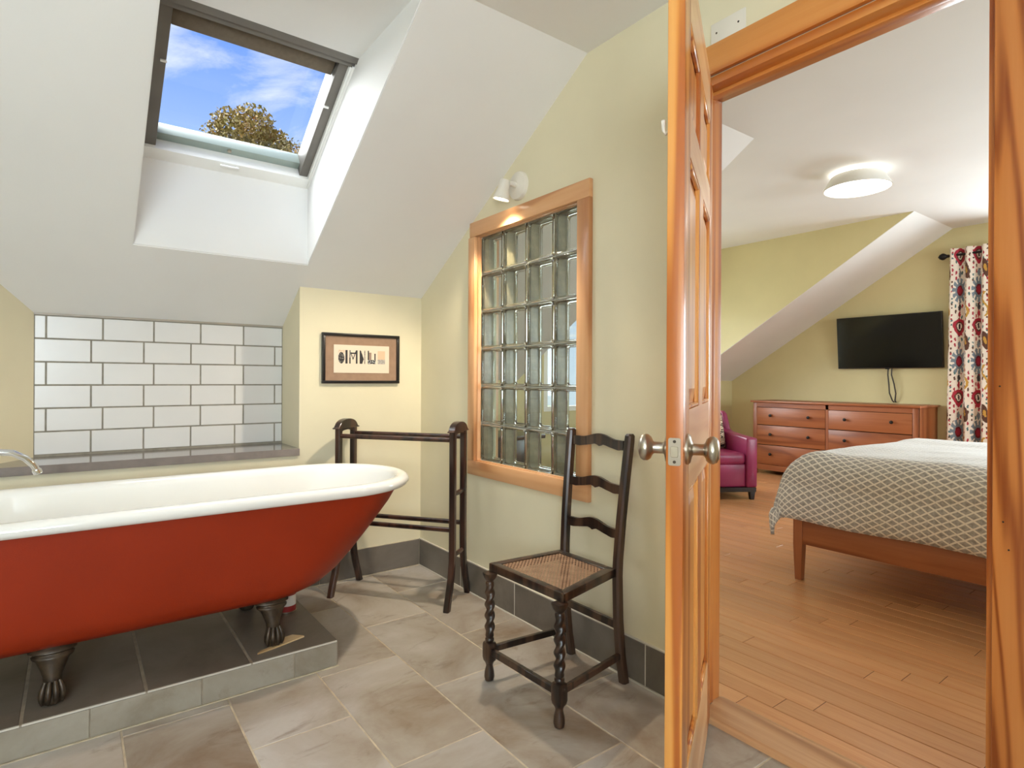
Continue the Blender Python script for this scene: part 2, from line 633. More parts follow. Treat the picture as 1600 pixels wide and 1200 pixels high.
bm = B()
slabs(bm, [-2.2, DY0, DY1, OY0, 2.071, OY1, YB, 3.62], [0, OZ0, OZ1, DZ, 2.35],
      lambda u, v: solid(u, v) and not (u > 2.527 and v > 1.845) and not (u > YB and v > OZ0),
      lambda a, b, c, d: box(bm, XR, a, b, XBED, c, d))
box(bm, XR, -2.2, 2.35, XBED, 2.071, ZB)
prism(bm, [(XR, 2.071, 2.35), (XR, 2.071, bsl(2.071)), (XR, 2.55, bsl(2.55))], (WT, 0, 0))
prism(bm, [(XR, OY1, OZ1), (XR, OY1, bsl(2.557)), (XR, 3.35, OZ1)], (WT, 0, 0))
prism(bm, [(XR, YB, OZ0), (XR, YB, OZ1), (XR, 3.35, OZ1), (XR, 4.541, 1.104), (XR, 4.541, OZ0)], (WT, 0, 0))
box(bm, XR, 3.62, 0, XBED, YK, OZ0)
mk('wall_right', bm, M_PAINT, kind='structure')
mk('wall_left', bx(XL - 0.1, YF - 0.1, 0, XL, 3.62, ZC + 0.3), M_PAINT, kind='structure')
bm = B()
slabs(bm, [XL - 0.1, -1.62, -0.18, XR], [0, 0.82, 2.08, ZC + 0.3], lambda u, v: not (-1.62 < u < -0.18 and 0.82 < v < 2.08),
      lambda a, b, c, d: box(bm, a, YF - 0.1, b, c, YF, d))
mk('wall_front', bm, M_PAINT, kind='structure')

# ceilings
SKX0, SKX1, SKY, SKT, SKZ = 0.200, 0.945, 2.99, 2.365, 2.439
bm = B()
def sl_piece(xa, xb, ya, yb):
    prism(bm, [(xa, ya, slz(ya)), (xa, yb, slz(yb)), (xa, yb, slz(yb) + 0.03), (xa, ya, slz(ya) + 0.03)], (xb - xa, 0, 0))
sl_piece(XL, SKX0, 1.726, 3.62)
sl_piece(SKX1, XR, 1.726, 3.62)
sl_piece(SKX0, SKX1, SKY, 3.62)
mk('ceiling_slope', bm, M_CEIL, kind='structure')
bm = B()
box(bm, XL, YF, ZC, XR, 1.726, ZC + 0.05)
box(bm, SKX0, 1.726, ZC, SKX1, SKT + 0.02, ZC + 0.05)
mk('ceiling', bm, M_CEIL, kind='structure')
# walls of the skylight well
bm = B()
for xa, xb in ((SKX1 - 0.003, SKX1 + 0.03), (SKX0 - 0.03, SKX0 + 0.003)):
    prism(bm, [(xa, SKY + 0.03, slz(SKY + 0.03) + 0.004), (xa, SKY + 0.03, 2.20), (xa, SKY, 2.22), (xa, SKT, 2.60), (xa, SKT - 0.1, 2.60), (xa, 1.72, ZC + 0.008)], (xb - xa, 0, 0))
prism(bm, [(SKX0, SKY - 0.003, slz(SKY - 0.003) + 0.004), (SKX0, SKY - 0.003, 2.066), (SKX0, SKY + 0.03, 2.066), (SKX0, SKY + 0.03, slz(SKY + 0.03) + 0.004)], (SKX1 - SKX0, 0, 0))
mk('wall_skylight', bm, M_CEIL, kind='structure')

# roof skin above (keeps daylight out of the shell)
bm = B()
for xa, xb, ya, yb in ((XL - 0.3, SKX0 - 0.02, 1.0, 3.9), (SKX1 + 0.02, XR - 0.0, 1.0, 3.9)):
    f = lambda y: 2.99 * 0.595 + 2.19 - 0.595 * y
    prism(bm, [(xa, ya, f(ya)), (xa, yb, f(yb)), (xa, yb, f(yb) + 0.03), (xa, ya, f(ya) + 0.03)], (xb - xa, 0, 0))
mk('roof', bm, M_GROUT, kind='structure')

# baseboards of stone tile
bb = mk('baseboard_right', bx(XR - 0.006, 1.29, 0, XR, YB, 0.155), M_GROUTF, kind='structure')
for a, b in ((1.29, 1.400), (1.400, 2.183), (2.183, 2.66), (2.66, YB - 0.011)):
    mk('tile', bx(XR - 0.012, a + 0.0022, 0.005, XR - 0.004, b - 0.0022, 0.154), M_BASET, bb, bev=0.001, seg=1)
mk('caulk_bead', bx(XR - 0.009, 1.29, 0.154, XR, YB, 0.158), M_CAULK, bb)
mk('grout_bead', bx(XR - 0.017, 1.29, 0.0, XR - 0.004, YB, 0.005), M_CAULK, bb)
mk('joint_filler', bx(XR - 0.0112, 1.29, 0.005, XR - 0.004, YB - 0.012, 0.1535), M_CAULK, bb)
bb = mk('baseboard_back', bx(0.824, YB - 0.006, 0, XR - 0.012, YB, 0.155), M_GROUTF, kind='structure')
for a, b in ((0.824, 1.06), (1.06, XR - 0.012)):
    mk('tile', bx(a + 0.0015, YB - 0.012, 0.005, b - 0.0015, YB - 0.004, 0.154), M_BASET, bb, bev=0.001, seg=1)
mk('grout_bead', bx(0.824, YB - 0.016, 0.0, XR - 0.012, YB - 0.004, 0.004), M_GROUTF, bb)

# ------------------------------------------------------------------ bedroom shell
flb = mk('floor_bedroom', bx(XBED - 0.13, -2.2, -0.12, XT, YK + 0.1, -0.002), M_BAMBASE, kind='structure')
PWD, PL = 0.0925, 1.05
nrow = int((XT - 1.81) / PWD) + 1
pc = {}
for r in range(nrow):
    x0, x1 = 1.812 + r * PWD, min(1.812 + (r + 1) * PWD, XT)
    off = ((r * 0.6180339 * 1.3 + 0.11 * (r % 3)) % 1.0) * PL
    j = -2
    while True:
        y0, y1 = -2.0 + off + (j) * PL, -2.0 + off + (j + 1) * PL
        j += 1
        if y0 > YK:
            break
        y0, y1 = max(y0, -2.2), min(y1, YK)
        if y1 - y0 < 0.02:
            continue
        xm = (x0 + x1) / 2
        if y1 < 0.12 * xm - 0.3 or y0 > 0.75 * xm + 0.2:
            continue
        key = (round(x1 - x0, 4), round(y1 - y0, 3))
        cen = (xm, (y0 + y1) / 2, 0.0)
        if key in pc:
            copy_obj(pc[key], flb, cen)
        else:
            o = mk('plank', tile_bm(key[0] - 0.0032, key[1] - 0.0026, 0.002, 0.0012), M_BAMBOO, flb, local=True)
            o.location = cen
            pc[key] = o
# threshold
thr = B()
prism(thr, [(1.650, 0.405, 0.0), (1.654, 0.405, 0.010), (1.668, 0.405, 0.016), (1.79, 0.405, 0.017), (1.812, 0.405, 0.010), (1.815, 0.405, 0.0)], (0, 0.783, 0))
mk('trim_2', thr, wood('threshold_wood', lin(150, 104, 66), lin(180, 134, 92), lin(204, 162, 120), 'y', 0.4, 7, 60, 0.8), kind='structure')

# dormer cheeks, slopes, walls
CX0, CX1, YD = 3.47, 6.10, 4.66
mk('ceiling_bedroom', bx(XBED, -2.2, ZB, XT, 2.071, ZB + 0.05), M_CEIL, kind='structure')
mk('ceiling_dormer', bx(CX0, 2.071, ZB, CX1, YD, ZB + 0.05), M_CEIL, kind='structure')
for nm, xa, xb in (('ceiling_slope_near', XBED, CX0), ('ceiling_slope_far', CX1, XT)):
    bm = B()
    prism(bm, [(xa, 2.071, ZB), (xa, 4.60, bsl(4.60)), (xa, 4.60, bsl(4.60) + 0.05), (xa, 2.071, ZB + 0.05)], (xb - xa, 0, 0))
    mk(nm, bm, M_CEIL, kind='structure')
for nm, xa, xb in (('wall_dormer_left', CX0 - 0.06, CX0 + 0.003), ('wall_dormer_right', CX1 - 0.003, CX1 + 0.06)):
    bm = B()
    prism(bm, [(xa, 2.071, ZB - 0.001 + 0.005), (xa, YD, bsl(YD) + 0.005), (xa, YD, ZB + 0.005)], (xb - xa, 0, 0))
    mk(nm, bm, M_OLIVE, kind='structure')
mk('wall_knee_left', bx(XBED, YK, 0, CX0, YK + 0.06, 1.15), M_OLIVE, kind='structure')
mk('wall_knee_right', bx(CX1, YK, 0, XT, YK + 0.06, 1.15), M_OLIVE, kind='structure')
DWX0, DWX1, DWZ0, DWZ1 = 3.85, 5.65, 0.78, 2.0
bm = B()
slabs(bm, [CX0, DWX0, DWX1, CX1], [0, DWZ0, DWZ1, ZB], lambda u, v: not (DWX0 < u < DWX1 and DWZ0 < v < DWZ1),
      lambda a, b, c, d: box(bm, a, YD - 0.06, b, c, YD, d))
box(bm, CX0, YK, 0, CX0 + 0.01, YD, bsl(YK))
box(bm, CX1 - 0.01, YK, 0, CX1, YD, bsl(YK))
mk('wall_dormer', bm, M_OLIVE, kind='structure')
GY0, GY1, GZ0, GZ1 = 0.55, 1.60, 0.75, 2.20
bm = B()
slabs(bm, [-2.2, GY0, GY1, 2.071], [0, GZ0, GZ1, ZB], lambda u, v: not (GY0 < u < GY1 and GZ0 < v < GZ1),
      lambda a, b, c, d: box(bm, XT, a, b, XT + 0.1, c, d))
prism(bm, [(XT, 2.071, 0), (XT, 2.071, ZB), (XT, YK + 0.06, bsl(YK + 0.06)), (XT, YK + 0.06, 0)], (0.1, 0, 0))
mk('wall_gable', bm, M_OLIVE, kind='structure')
bm = B()
slabs(bm, [XBED, 3.68, 5.52, XT + 0.1], [0, 0.88, 2.12, ZB + 0.05], lambda u, v: not (3.68 < u < 5.52 and 0.88 < v < 2.12),
      lambda a, b, c, d: box(bm, a, -2.3, b, c, -2.2, d))
mk('wall_bedroom_front', bm, M_OLIVE, kind='structure')
mk('sun_block_eave', bx(CX0 - 0.2, YD, 2.12, CX1 + 0.2, YD + 0.75, 2.20), M_GROUT, kind='structure')  # unseen overhang, added to keep sun off the dormer cheek


def window_unit(name, ax, a0, a1, z0, z1, c, depth, nx, nz):
    """simple casement filling a wall opening; ax 'x' or 'y' = direction it runs along"""
    P = (lambda a, d, zz: (a, d, zz)) if ax == 'x' else (lambda a, d, zz: (d, a, zz))
    def bar(bm, aa, za, ab, zb, d0, d1):
        p, q = P(aa, d0, za), P(ab, d1, zb)
        box(bm, *[min(p[i], q[i]) for i in range(3)], *[max(p[i], q[i]) for i in range(3)])
    w = thing(name, '', '', (0, 0, 0), kind='structure')
    for args in ((a0, z0, a1, z0 + 0.05), (a0, z1 - 0.05, a1, z1), (a0, z0 + 0.05, a0 + 0.05, z1 - 0.05), (a1 - 0.05, z0 + 0.05, a1, z1 - 0.05)):
        b = B(); bar(b, *args, c, c + depth); mk('frame_bar', b, M_WHITE, w)
    for i in range(1, nx):
        a = a0 + (a1 - a0) * i / nx
        b = B(); bar(b, a - 0.02, z0 + 0.05, a + 0.02, z1 - 0.05, c + 0.01, c + depth - 0.01); mk('mullion', b, M_WHITE, w)
    for i in range(nx):
        aa, ab = a0 + (a1 - a0) * i / nx + 0.03, a0 + (a1 - a0) * (i + 1) / nx - 0.03
        b = B(); bar(b, aa, z0 + 0.05, ab, z1 - 0.05, c + depth * 0.5, c + depth * 0.5 + 0.004); mk('pane', b, M_PANE, w)
    return w


window_unit('window_3', 'x', DWX0, DWX1, DWZ0, DWZ1, YD - 0.06, 0.06, 3, 1)
window_unit('added_window_1', 'x', -1.62, -0.18, 0.82, 2.08, YF - 0.08, 0.06, 2, 1)  # unseen window, added so the bathroom fill has an opening
window_unit('added_window_2', 'x', 3.68, 5.52, 0.88, 2.12, -2.28, 0.06, 2, 1)  # out of view, added to go with the bedroom fill
window_unit('window_4', 'y', GY0, GY1, GZ0, GZ1, XT, 0.08, 2, 1)

# ------------------------------------------------------------------ skylight (window_1)
ob = Vector((0, -0.8597, 0.5117)); on = Vector((0, 0.5117, 0.8597))
SM = Matrix(((1, 0, 0, 0), (0, ob.y, on.y, SKY), (0, ob.z, on.z, 2.067), (0, 0, 0, 1)))
L = 0.7275
w1 = thing('window_1', '', '', (0, 0, 0), kind='structure')
def sk(name, a0, b0, n0, a1, b1, n1, mat, bev=0.002):
    return mk(name, bx(a0, b0, n0, a1, b1, n1, M=SM), mat, w1, bev=bev)
e = 0.001
sk('frame_bar', SKX0 + e, -0.0, -0.005, SKX1 - e, 0.062, 0.075, M_WHITE)
sk('frame_bar', SKX0 + e, L - 0.028, -0.005, SKX1 - e, L, 0.10, M_ALU)
sk('frame_bar', SKX0 + e, 0.062, -0.005, SKX0 + 0.012, L - 0.028, 0.10, M_WHITE)
sk('frame_bar', SKX1 - 0.020, 0.062, -0.005, SKX1 - e, L - 0.028, 0.10, M_WHITE)
sk('frame_bead', SKX1 - 0.012, 0.01, -0.012, SKX1 - e, L - 0.02, -0.005, M_WHITE, 0.001)
sk('sash_rail', SKX0 + 0.076, 0.062, 0.055, SKX1 - 0.059, 0.10, 0.12, M_SASHB)
sk('sash_rail', SKX0 + 0.076, L - 0.05, 0.03, SKX1 - 0.059, L - 0.028, 0.12, M_ALU)
sk('sash_stile', SKX0 + 0.012, 0.062, 0.012, SKX0 + 0.078, L - 0.028, 0.12, M_ALU)
sk('sash_stile', SKX1 - 0.060, 0.062, 0.012, SKX1 - 0.020, L - 0.028, 0.12, M_ALU)
sk('pane', SKX0 + 0.07, 0.095, 0.100, SKX1 - 0.055, L - 0.04, 0.106, M_PANE, 0)
sk('roller_blind', SKX0 + 0.080, L - 0.122, 0.042, SKX1 - 0.062, L - 0.05, 0.095, M_BLIND, 0.006)
for a in (SKX0 + 0.070, SKX1 - 0.050):
    sk('blind_clip', a - 0.012, 0.47, 0.004, a + 0.010, 0.478, 0.014, M_WHITE, 0.001)
bm = B()
box(bm, 0.53, 0.044, -0.022, 0.61, 0.056, -0.012, M=SM)
box(bm, 0.595, 0.046, -0.014, 0.605, 0.054, 0.0, M=SM)
mk('window_latch', bm, M_WHITE, w1, bev=0.003)
bm = B()
lathe(bm, [(0.009, 0.0), (0.009, 0.006), (0.003, 0.008)], 12, SM @ axis_m((0.57, 0.083, 0.055), (0, 0, -1)))
mk('sash_lock', bm, M_NICKEL, w1, smooth=True)
# flashing collar that closes the well up to the roof
bm = B()
box(bm, SKX0 - 0.03, -0.03, 0.078, SKX1 + 0.03, 0.0, 0.14, M=SM)
box(bm, SKX0 - 0.03, L, -0.02, SKX1 + 0.03, L + 0.03, 0.14, M=SM)
box(bm, SKX0 - 0.03, 0, 0.0, SKX0, L, 0.14, M=SM)
box(bm, SKX1, 0, 0.0, SKX1 + 0.03, L, 0.14, M=SM)
mk('flashing', bm, M_ALU, w1)

# ------------------------------------------------------------------ glass-block window (window_2)
w2 = thing('window_2', '', '', (XR, 2.14, 0.62), kind='structure')
FX0 = 1.645
FO = (1.689, 2.585, 0.617, 1.918)          # outer y0 y1 z0 z1
mk('frame_rail', bx(FX0, FO[0], OZ1 - 0.002, XR, FO[1] - 0.012, FO[3]), M_FIRY, w2, bev=0.003)
mk('frame_rail', bx(FX0, FO[0], FO[2], XR, FO[1], OZ0 + 0.002), M_FIRY, w2, bev=0.003)
mk('frame_stile', bx(FX0, FO[0], OZ0 + 0.002, XR, OY0 + 0.002, OZ1 - 0.002), M_FIRZ, w2, bev=0.003)
mk('frame_stile', bx(FX0, OY1 - 0.002, OZ0 + 0.002, XR, FO[1], OZ1 - 0.002), M_FIRZ, w2, bev=0.003)
for args in ((XR, OY0, OZ0, XR + 0.022, OY0 + 0.004, OZ1), (XR, OY1 - 0.004, OZ0, XR + 0.022, OY1, OZ1)):
    mk('jamb_lining', bx(*args), M_FIRZ, w2)
for args in ((XR, OY0, OZ0, XR + 0.022, OY1, OZ0 + 0.004), (XR, OY0, OZ1 - 0.004, XR + 0.022, OY1, OZ1)):
    mk('jamb_lining', bx(*args), M_FIRY, w2)
# bedroom-side casing
bm = B()
for a in ((OY0 - 0.07, OZ0 - 0.07, OY1 + 0.0, OZ0), (OY0 - 0.07, OZ0, OY0, OZ1), (OY0 - 0.07, OZ1, OY1, OZ1 + 0.07), (OY1, OZ0 - 0.07, OY1 + 0.07, OZ1 + 0.07)):
    box(bm, XBED, a[0], a[1], XBED + 0.015, a[2], a[3])
mk('rear_casing', bm, M_FIRZ, w2)
BW, BH = (OY1 - OY0) / 4, (OZ1 - OZ0) / 6
BX0, BX1 = XR + 0.022, XR + 0.104
JT = 0.004


def ring(bm, x0, x1, w, h, t_):
    """hollow rectangular sleeve along x"""
    for ya, za, yb, zb in ((-w, -h, w, -h + t_), (-w, h - t_, w, h), (-w, -h + t_, -w + t_, h - t_), (w - t_, -h + t_, w, h - t_)):
        box(bm, x0, ya, za, x1, yb, zb)


def rrect(w, h, r, n=4):
    pts = []
    for cx_, cy_, a0 in ((w - r, h - r, 0), (-w + r, h - r, pi / 2), (-w + r, -h + r, pi), (w - r, -h + r, 3 * pi / 2)):
        for i in range(n + 1):
            a = a0 + pi / 2 * i / n
            pts.append((cx_ + r * cos(a), cy_ + r * sin(a)))
    return pts


bw, bh = BW / 2 - JT / 2, BH / 2 - JT / 2
b0 = B(); ring(b0, 0.006, BX1 - BX0 - 0.006, bw, bh, 0.004)
proto = None
for i in range(4):
    for j in range(6):
        cen = Vector((BX0, OY0 + BW * (i + 0.5), OZ0 + BH * (j + 0.5))) - Vector((XR, 2.14, 0.62))
        if proto is None:
            body = mk('glass_block', b0, M_BLOCKS, w2, local=True)
            body.location = cen
            kids = []
            for x_, s_ in ((0.0, 1), (BX1 - BX0, -1)):
                bm = B()
                w_, h_ = bw - 0.012, bh - 0.012
                R_ = rrect(w_, h_, 0.012)
                loft(bm, [[(x_ + s_ * 0.003, a, b) for a, b in R_], [(x_ + s_ * 0.006, a, b) for a, b in R_]])
                kids.append(mk('pane', bm, M_BLOCKP, body, local=True))
                bm = B()
                o1, o2, o3, o4 = rrect(bw, bh, 0.010), rrect(bw - 0.004, bh - 0.004, 0.012), rrect(w_ + 0.002, h_ + 0.002, 0.013), rrect(w_, h_, 0.012)
                rr_ = [[(x_ + s_ * 0.012, a, b) for a, b in o1], [(x_ + s_ * 0.002, a, b) for a, b in o1], [(x_ - s_ * 0.002, a, b) for a, b in o2],
                       [(x_ - s_ * 0.001, a, b) for a, b in o3], [(x_ + s_ * 0.004, a, b) for a, b in o4], [(x_ + s_ * 0.014, a, b) for a, b in o3]]
                rr_.append(rr_[0])
                loft(bm, rr_, cap=False)
                bmesh.ops.remove_doubles(bm, verts=bm.verts[:], dist=1e-5)
                kids.append(mk('glass_rim', bm, M_CLEARG, body, smooth=True, local=True, ang=60))
            proto = (body, kids)
        else:
            nb = copy_obj(proto[0], w2, cen)
            for kd in proto[1]:
                copy_obj(kd, nb)
bm = B()
for i in range(5):
    y = OY0 + BW * i
    box(bm, BX0 + 0.006, y - JT / 2, OZ0, BX1 - 0.006, y + JT / 2, OZ1)
for j in range(7):
    zz = OZ0 + BH * j
    box(bm, BX0 + 0.006, OY0, zz - JT / 2, BX1 - 0.006, OY1, zz + JT / 2)
mk('mortar_joints', bm, M_JOINT, w2)

# ------------------------------------------------------------------ door casing (trim_1) and door_1
tr = thing('trim_1', '', '', (XR, 0.8, 0), kind='structure')
mk('casing', bx(XR - 0.019, 0.309, 0, XR, 0.405, 2.100), wood('casing_pine', lin(140, 70, 24), lin(192, 118, 56), lin(202, 132, 70), 'z', 0.36, 6.0, 60, 0.95, coat=0.1, straight=0.09, dist=6.0, rnd=3.1), tr, bev=0.003)
mk('casing', bx(XR - 0.019, 1.194, 0, XR, 1.286, 2.100), M_PINE, tr, bev=0.003)
mk('casing', bx(XR - 0.019, 0.300, 2.101, XR, 1.292, 2.196), M_PINEY, tr, bev=0.003)
mk('jamb', bx(XR - 0.004, 0.399, 0.015, XBED + 0.004, 0.418, 2.07), M_PINE, tr, bev=0.001)
mk('jamb', bx(XR - 0.004, 1.188, 0.015, XBED + 0.004, 1.207, 2.07), M_PINE, tr, bev=0.001)
mk('jamb', bx(XR - 0.004, 0.399, 2.07, XBED + 0.004, 1.207, 2.0985), M_PINEY, tr, bev=0.001)
mk('door_stop', bx(XR + 0.040, 0.418, 0.02, XR + 0.075, 0.428, 2.058), M_PINE, tr, bev=0.001)
mk('door_stop', bx(XR + 0.040, 1.178, 0.02, XR + 0.075, 1.188, 2.058), M_PINE, tr, bev=0.001)
mk('door_stop', bx(XR + 0.040, 0.418, 2.058, XR + 0.075, 1.188, 2.07), M_PINEY, tr, bev=0.001)
bm = B()
for y, zz in ((0.402, 1.10), (0.395, 0.80), (0.385, 0.74), (0.340, 1.02)):
    lathe(bm, [(0.002, 0), (0.002, 0.0006)], 8, axis_m((XR - 0.0192, y - 0.01, zz), (-1, 0, 0)))
mk('nail_hole', bm, M_BLACK, tr, kind='stuff')
for a in (0.30,):
    pass

DA = math.atan2(-0.504, -0.8636)
dr = thing('door_1', '', '', (1.655, 1.132, 0.0), DA, kind='structure')
DW, DT, DH0, DH1 = 0.757, 0.035, 0.018, 2.045
ST, MS = 0.105, 0.10
M_DOORZ = wood('door_pine_z', lin(172, 92, 32), lin(208, 134, 58), lin(222, 158, 84), 'z', 0.32, 9.0, 40, 1.15, coat=0.25, straight=0.05, dist=3.5)
M_DOORX = wood('door_pine_x', lin(206, 146, 92), lin(224, 176, 126), lin(232, 192, 146), 'x', 0.32, 7.0, 40, 0.9, coat=0.25)
cxm = DW / 2
for a, b in ((0.0, ST), (DW - ST, DW)):
    mk('stile', bx(a, -DT, DH0, b, 0, DH1), M_DOORZ, dr, local=True, bev=0.002)
rails = ((DH0, 0.24), (0.865, 1.045), (1.605, 1.70), (1.905, DH1))
for a, b in rails:
    mk('rail', bx(ST, -DT, a, DW - ST, 0, b), M_DOORX, dr, local=True)
holes = ((0.24, 0.865), (1.045, 1.605), (1.70, 1.905))
for a, b in holes:
    mk('mullion', bx(cxm - MS / 2, -DT, a, cxm + MS / 2, 0, b), M_DOORZ, dr, local=True)
    for xa, xb in ((ST, cxm - MS / 2), (cxm + MS / 2, DW - ST)):
        bm = B()
        r_ = lambda k, y: [(xa + k, y, a + k), (xb - k, y, a + k), (xb - k, y, b - k), (xa + k, y, b - k)]
        loft(bm, [r_(0.045, -DT + 0.006), r_(0.012, -DT + 0.013), r_(0.0, -DT + 0.013), r_(0.0, -0.013), r_(0.012, -0.013), r_(0.045, -0.006)])
        mk('panel', bm, M_DOORZ, dr, local=True)
        bm = B()
        for y_ in ((-0.013, -0.001), (-DT + 0.001, -DT + 0.013)):
            for q in ((xa, a, xb, a + 0.010), (xa, b - 0.010, xb, b), (xa, a, xa + 0.010, b), (xb - 0.010, a, xb, b)):
                box(bm, q[0], y_[0], q[1], q[2], y_[1], q[3])
        mk('moulding', bm, M_DOORZ, dr, local=True, bev=0.003, seg=1)
KX, KZ = DW - 0.062, 0.962
for s in (1, -1):
    bm = B()
    prof = [(0.033, 0.0), (0.033, 0.004), (0.029, 0.008), (0.016, 0.011), (0.0125, 0.014), (0.0125, 0.034), (0.015, 0.037), (0.024, 0.041), (0.029, 0.048), (0.0295, 0.055), (0.026, 0.062), (0.017, 0.066), (0.0, 0.067)]
    lathe(bm, [(max(r, 1e-4), h) for r, h in prof], 28, axis_m((KX, 0 if s > 0 else -DT, KZ), (0, s, 0)))
    mk('door_knob', bm, M_NICKEL, dr, smooth=True, local=True, label='satin nickel knob with round rosette')
bm = B()
prism(bm, [(DW, a, b) for a, b in [(-0.0175 + x, KZ + y) for x, y in rrect(0.0125, 0.0285, 0.004, 3)]], (0.0015, 0, 0))
lp = mk('latch_plate', bm, plain('brushed_plate', lin(168, 156, 140), 0.5, 0.8, var=0.05), dr, local=True)
bm = B()
prism(bm, [(DW + 0.0015, -0.0175 + x, KZ + y) for x, y in rrect(0.0075, 0.011, 0.003, 3)], (0.0025, 0, 0))
mk('latch_bolt', bm, M_NICKEL, lp, local=True, bev=0.0006, seg=1)
for s in (1, -1):
    bm = B()
    lathe(bm, [(0.0035, 0), (0.003, 0.001)], 10, axis_m((DW + 0.0012, -0.0175, KZ + s * 0.021), (1, 0, 0)))
    mk('screw', bm, M_BRONZE, lp, local=True)
bm = B()
tube(bm, [(DW - 0.03, -DT, 1.64), (DW - 0.03, -DT - 0.008, 1.633), (DW - 0.03, -DT - 0.012, 1.640), (DW - 0.03, -DT - 0.013, 1.662)], [0.004, 0.004, 0.004, 0.005], 8)
lathe(bm, [(0.010, 0), (0.009, 0.003)], 12, axis_m((DW - 0.03, -DT, 1.645), (0, -1, 0)))
mk('robe_hook', bm, M_PLASTIC, dr, local=True, smooth=True)
for zz in (0.25, 1.05, 1.82):
    bm = B()
    lathe(bm, [(0.006, zz - 0.045), (0.006, zz + 0.045)], 10, Matrix.Translation((-0.004, -DT - 0.005, 0)))
    mk('hinge', bm, M_NICKEL, dr, local=True, smooth=True)

# ------------------------------------------------------------------ blank plate above the casing
pl = thing('cover_plate', 'white blank cover plate on wall just above the door casing', 'cover plate', (XR, 1.083, 2.235))
mk('plate', bx(XR - 0.006, 1.022, 2.199, XR, 1.145, 2.268), M_PLASTIC, pl, bev=0.002)
for y in (1.046, 1.124):
    bm = B()
    lathe(bm, [(0.0035, 0), (0.003, 0.001)], 10, axis_m((XR - 0.006, y, 2.233), (-1, 0, 0)))
    mk('screw', bm, M_BRONZE, pl)

# ------------------------------------------------------------------ wall sconce
SCN = Vector((XR, 2.174, 2.013))
sc = thing('wall_sconce', 'white round spot lamp lit above the glass block window', 'wall lamp', SCN)
bm = B()
lathe(bm, [(0.066, 0.0), (0.066, 0.010), (0.063, 0.017), (0.050, 0.021), (0.022, 0.024), (0.020, 0.026)], 32, axis_m(SCN, (-1, 0, 0)))
pt = mk('wall_plate', bm, M_PLASTIC, sc, smooth=True)
bm = B()
lathe(bm, [(0.004, 0), (0.003, 0.002)], 10, axis_m(SCN + Vector((-0.019, -0.034, 0.012)), (-1, 0, 0)))
mk('screw', bm, M_NICKEL, pt)
bm = B()
tube(bm, [SCN + Vector((-0.015, 0, 0)), SCN + Vector((-0.05, 0.0, 0.002)), SCN + Vector((-0.075, 0.004, 0.0))], [0.014, 0.011, 0.012], 12)
sphere(bm, SCN + Vector((-0.078, 0.004, 0.0)), 0.015, 12, 8)
mk('arm', bm, M_PLASTIC, sc, smooth=True)
ax = Vector((-0.10, 0.22, -0.95)).normalized()
hp = SCN + Vector((-0.082, 0.006, 0.002))
bm = B()
lathe(bm, [(0.012, -0.014), (0.022, -0.012), (0.026, 0.0), (0.027, 0.03), (0.029, 0.036), (0.040, 0.075), (0.0405, 0.078), (0.037, 0.078), (0.026, 0.037)], 24, axis_m(hp, ax))
mk('lamp_shade', bm, M_PLASTIC, sc, smooth=True)
bm = B()
lathe(bm, [(0.036, 0.066), (0.034, 0.073), (0.02, 0.078), (0.001, 0.079)], 24, axis_m(hp, ax))
mk('bulb', bm, M_BULB, sc, smooth=True)
light('sconce_light', 'SPOT', hp + ax * 0.085, 66, (1.0, 0.86, 0.68), aim=(-0.25, 0.05, -0.95), spot_size=radians(135), spot_blend=0.5, shadow_soft_size=0.03)

# ------------------------------------------------------------------ framed print
pic = thing('picture_frame', 'black framed row of small photographs on brown mat beside the tiled niche', 'picture', (1.29, YB, 1.22))
PXA, PXB, PZA, PZB = 1.065, 1.515, 1.082, 1.357
for q in ((PXA, PZA, PXB, PZA + 0.016), (PXA, PZB - 0.016, PXB, PZB), (PXA, PZA + 0.016, PXA + 0.016, PZB - 0.016), (PXB - 0.016, PZA + 0.016, PXB, PZB - 0.016)):
    mk('frame_bar', bx(q[0], YB - 0.022, q[1], q[2], YB, q[3]), M_BLACK, pic, bev=0.002)
M_MAT = plain('brown_mat', lin(158, 128, 104), 0.9, var=0.05, scale=30)
mk('mat_board', bx(PXA + 0.016, YB - 0.010, PZA + 0.016, PXB - 0.016, YB - 0.004, PZB - 0.016), M_MAT, pic)


def color_grid(name, nx, nz, pos, colf, mat, parent, thick=None):
    verts = [pos(i / nx, j / nz) for j in range(nz + 1) for i in range(nx + 1)]
    faces = [(j * (nx + 1) + i, j * (nx + 1) + i + 1, (j + 1) * (nx + 1) + i + 1, (j + 1) * (nx + 1) + i) for j in range(nz) for i in range(nx)]
    me = bpy.data.meshes.new(name)
    inv = WM[parent.name].inverted() if parent is not None else Matrix.Identity(4)
    me.from_pydata([inv @ Vector(v) for v in verts], [], faces)
    ca = me.color_attributes.new('Col', 'FLOAT_COLOR', 'CORNER')
    buf = []
    for f in range(len(faces)):
        i, j = f % nx, f // nx
        c = colf((i + 0.5) / nx, (j + 0.5) / nz)
        buf += list(c) * 4
    ca.data.foreach_set('color', buf)
    me.materials.append(mat)
    o = bpy.data.objects.new(name, me)
    finish(o, parent)
    return o


CRM, DK, GY_, TAN = lin(226, 208, 186), lin(44, 42, 42), lin(120, 116, 110), lin(206, 178, 150)


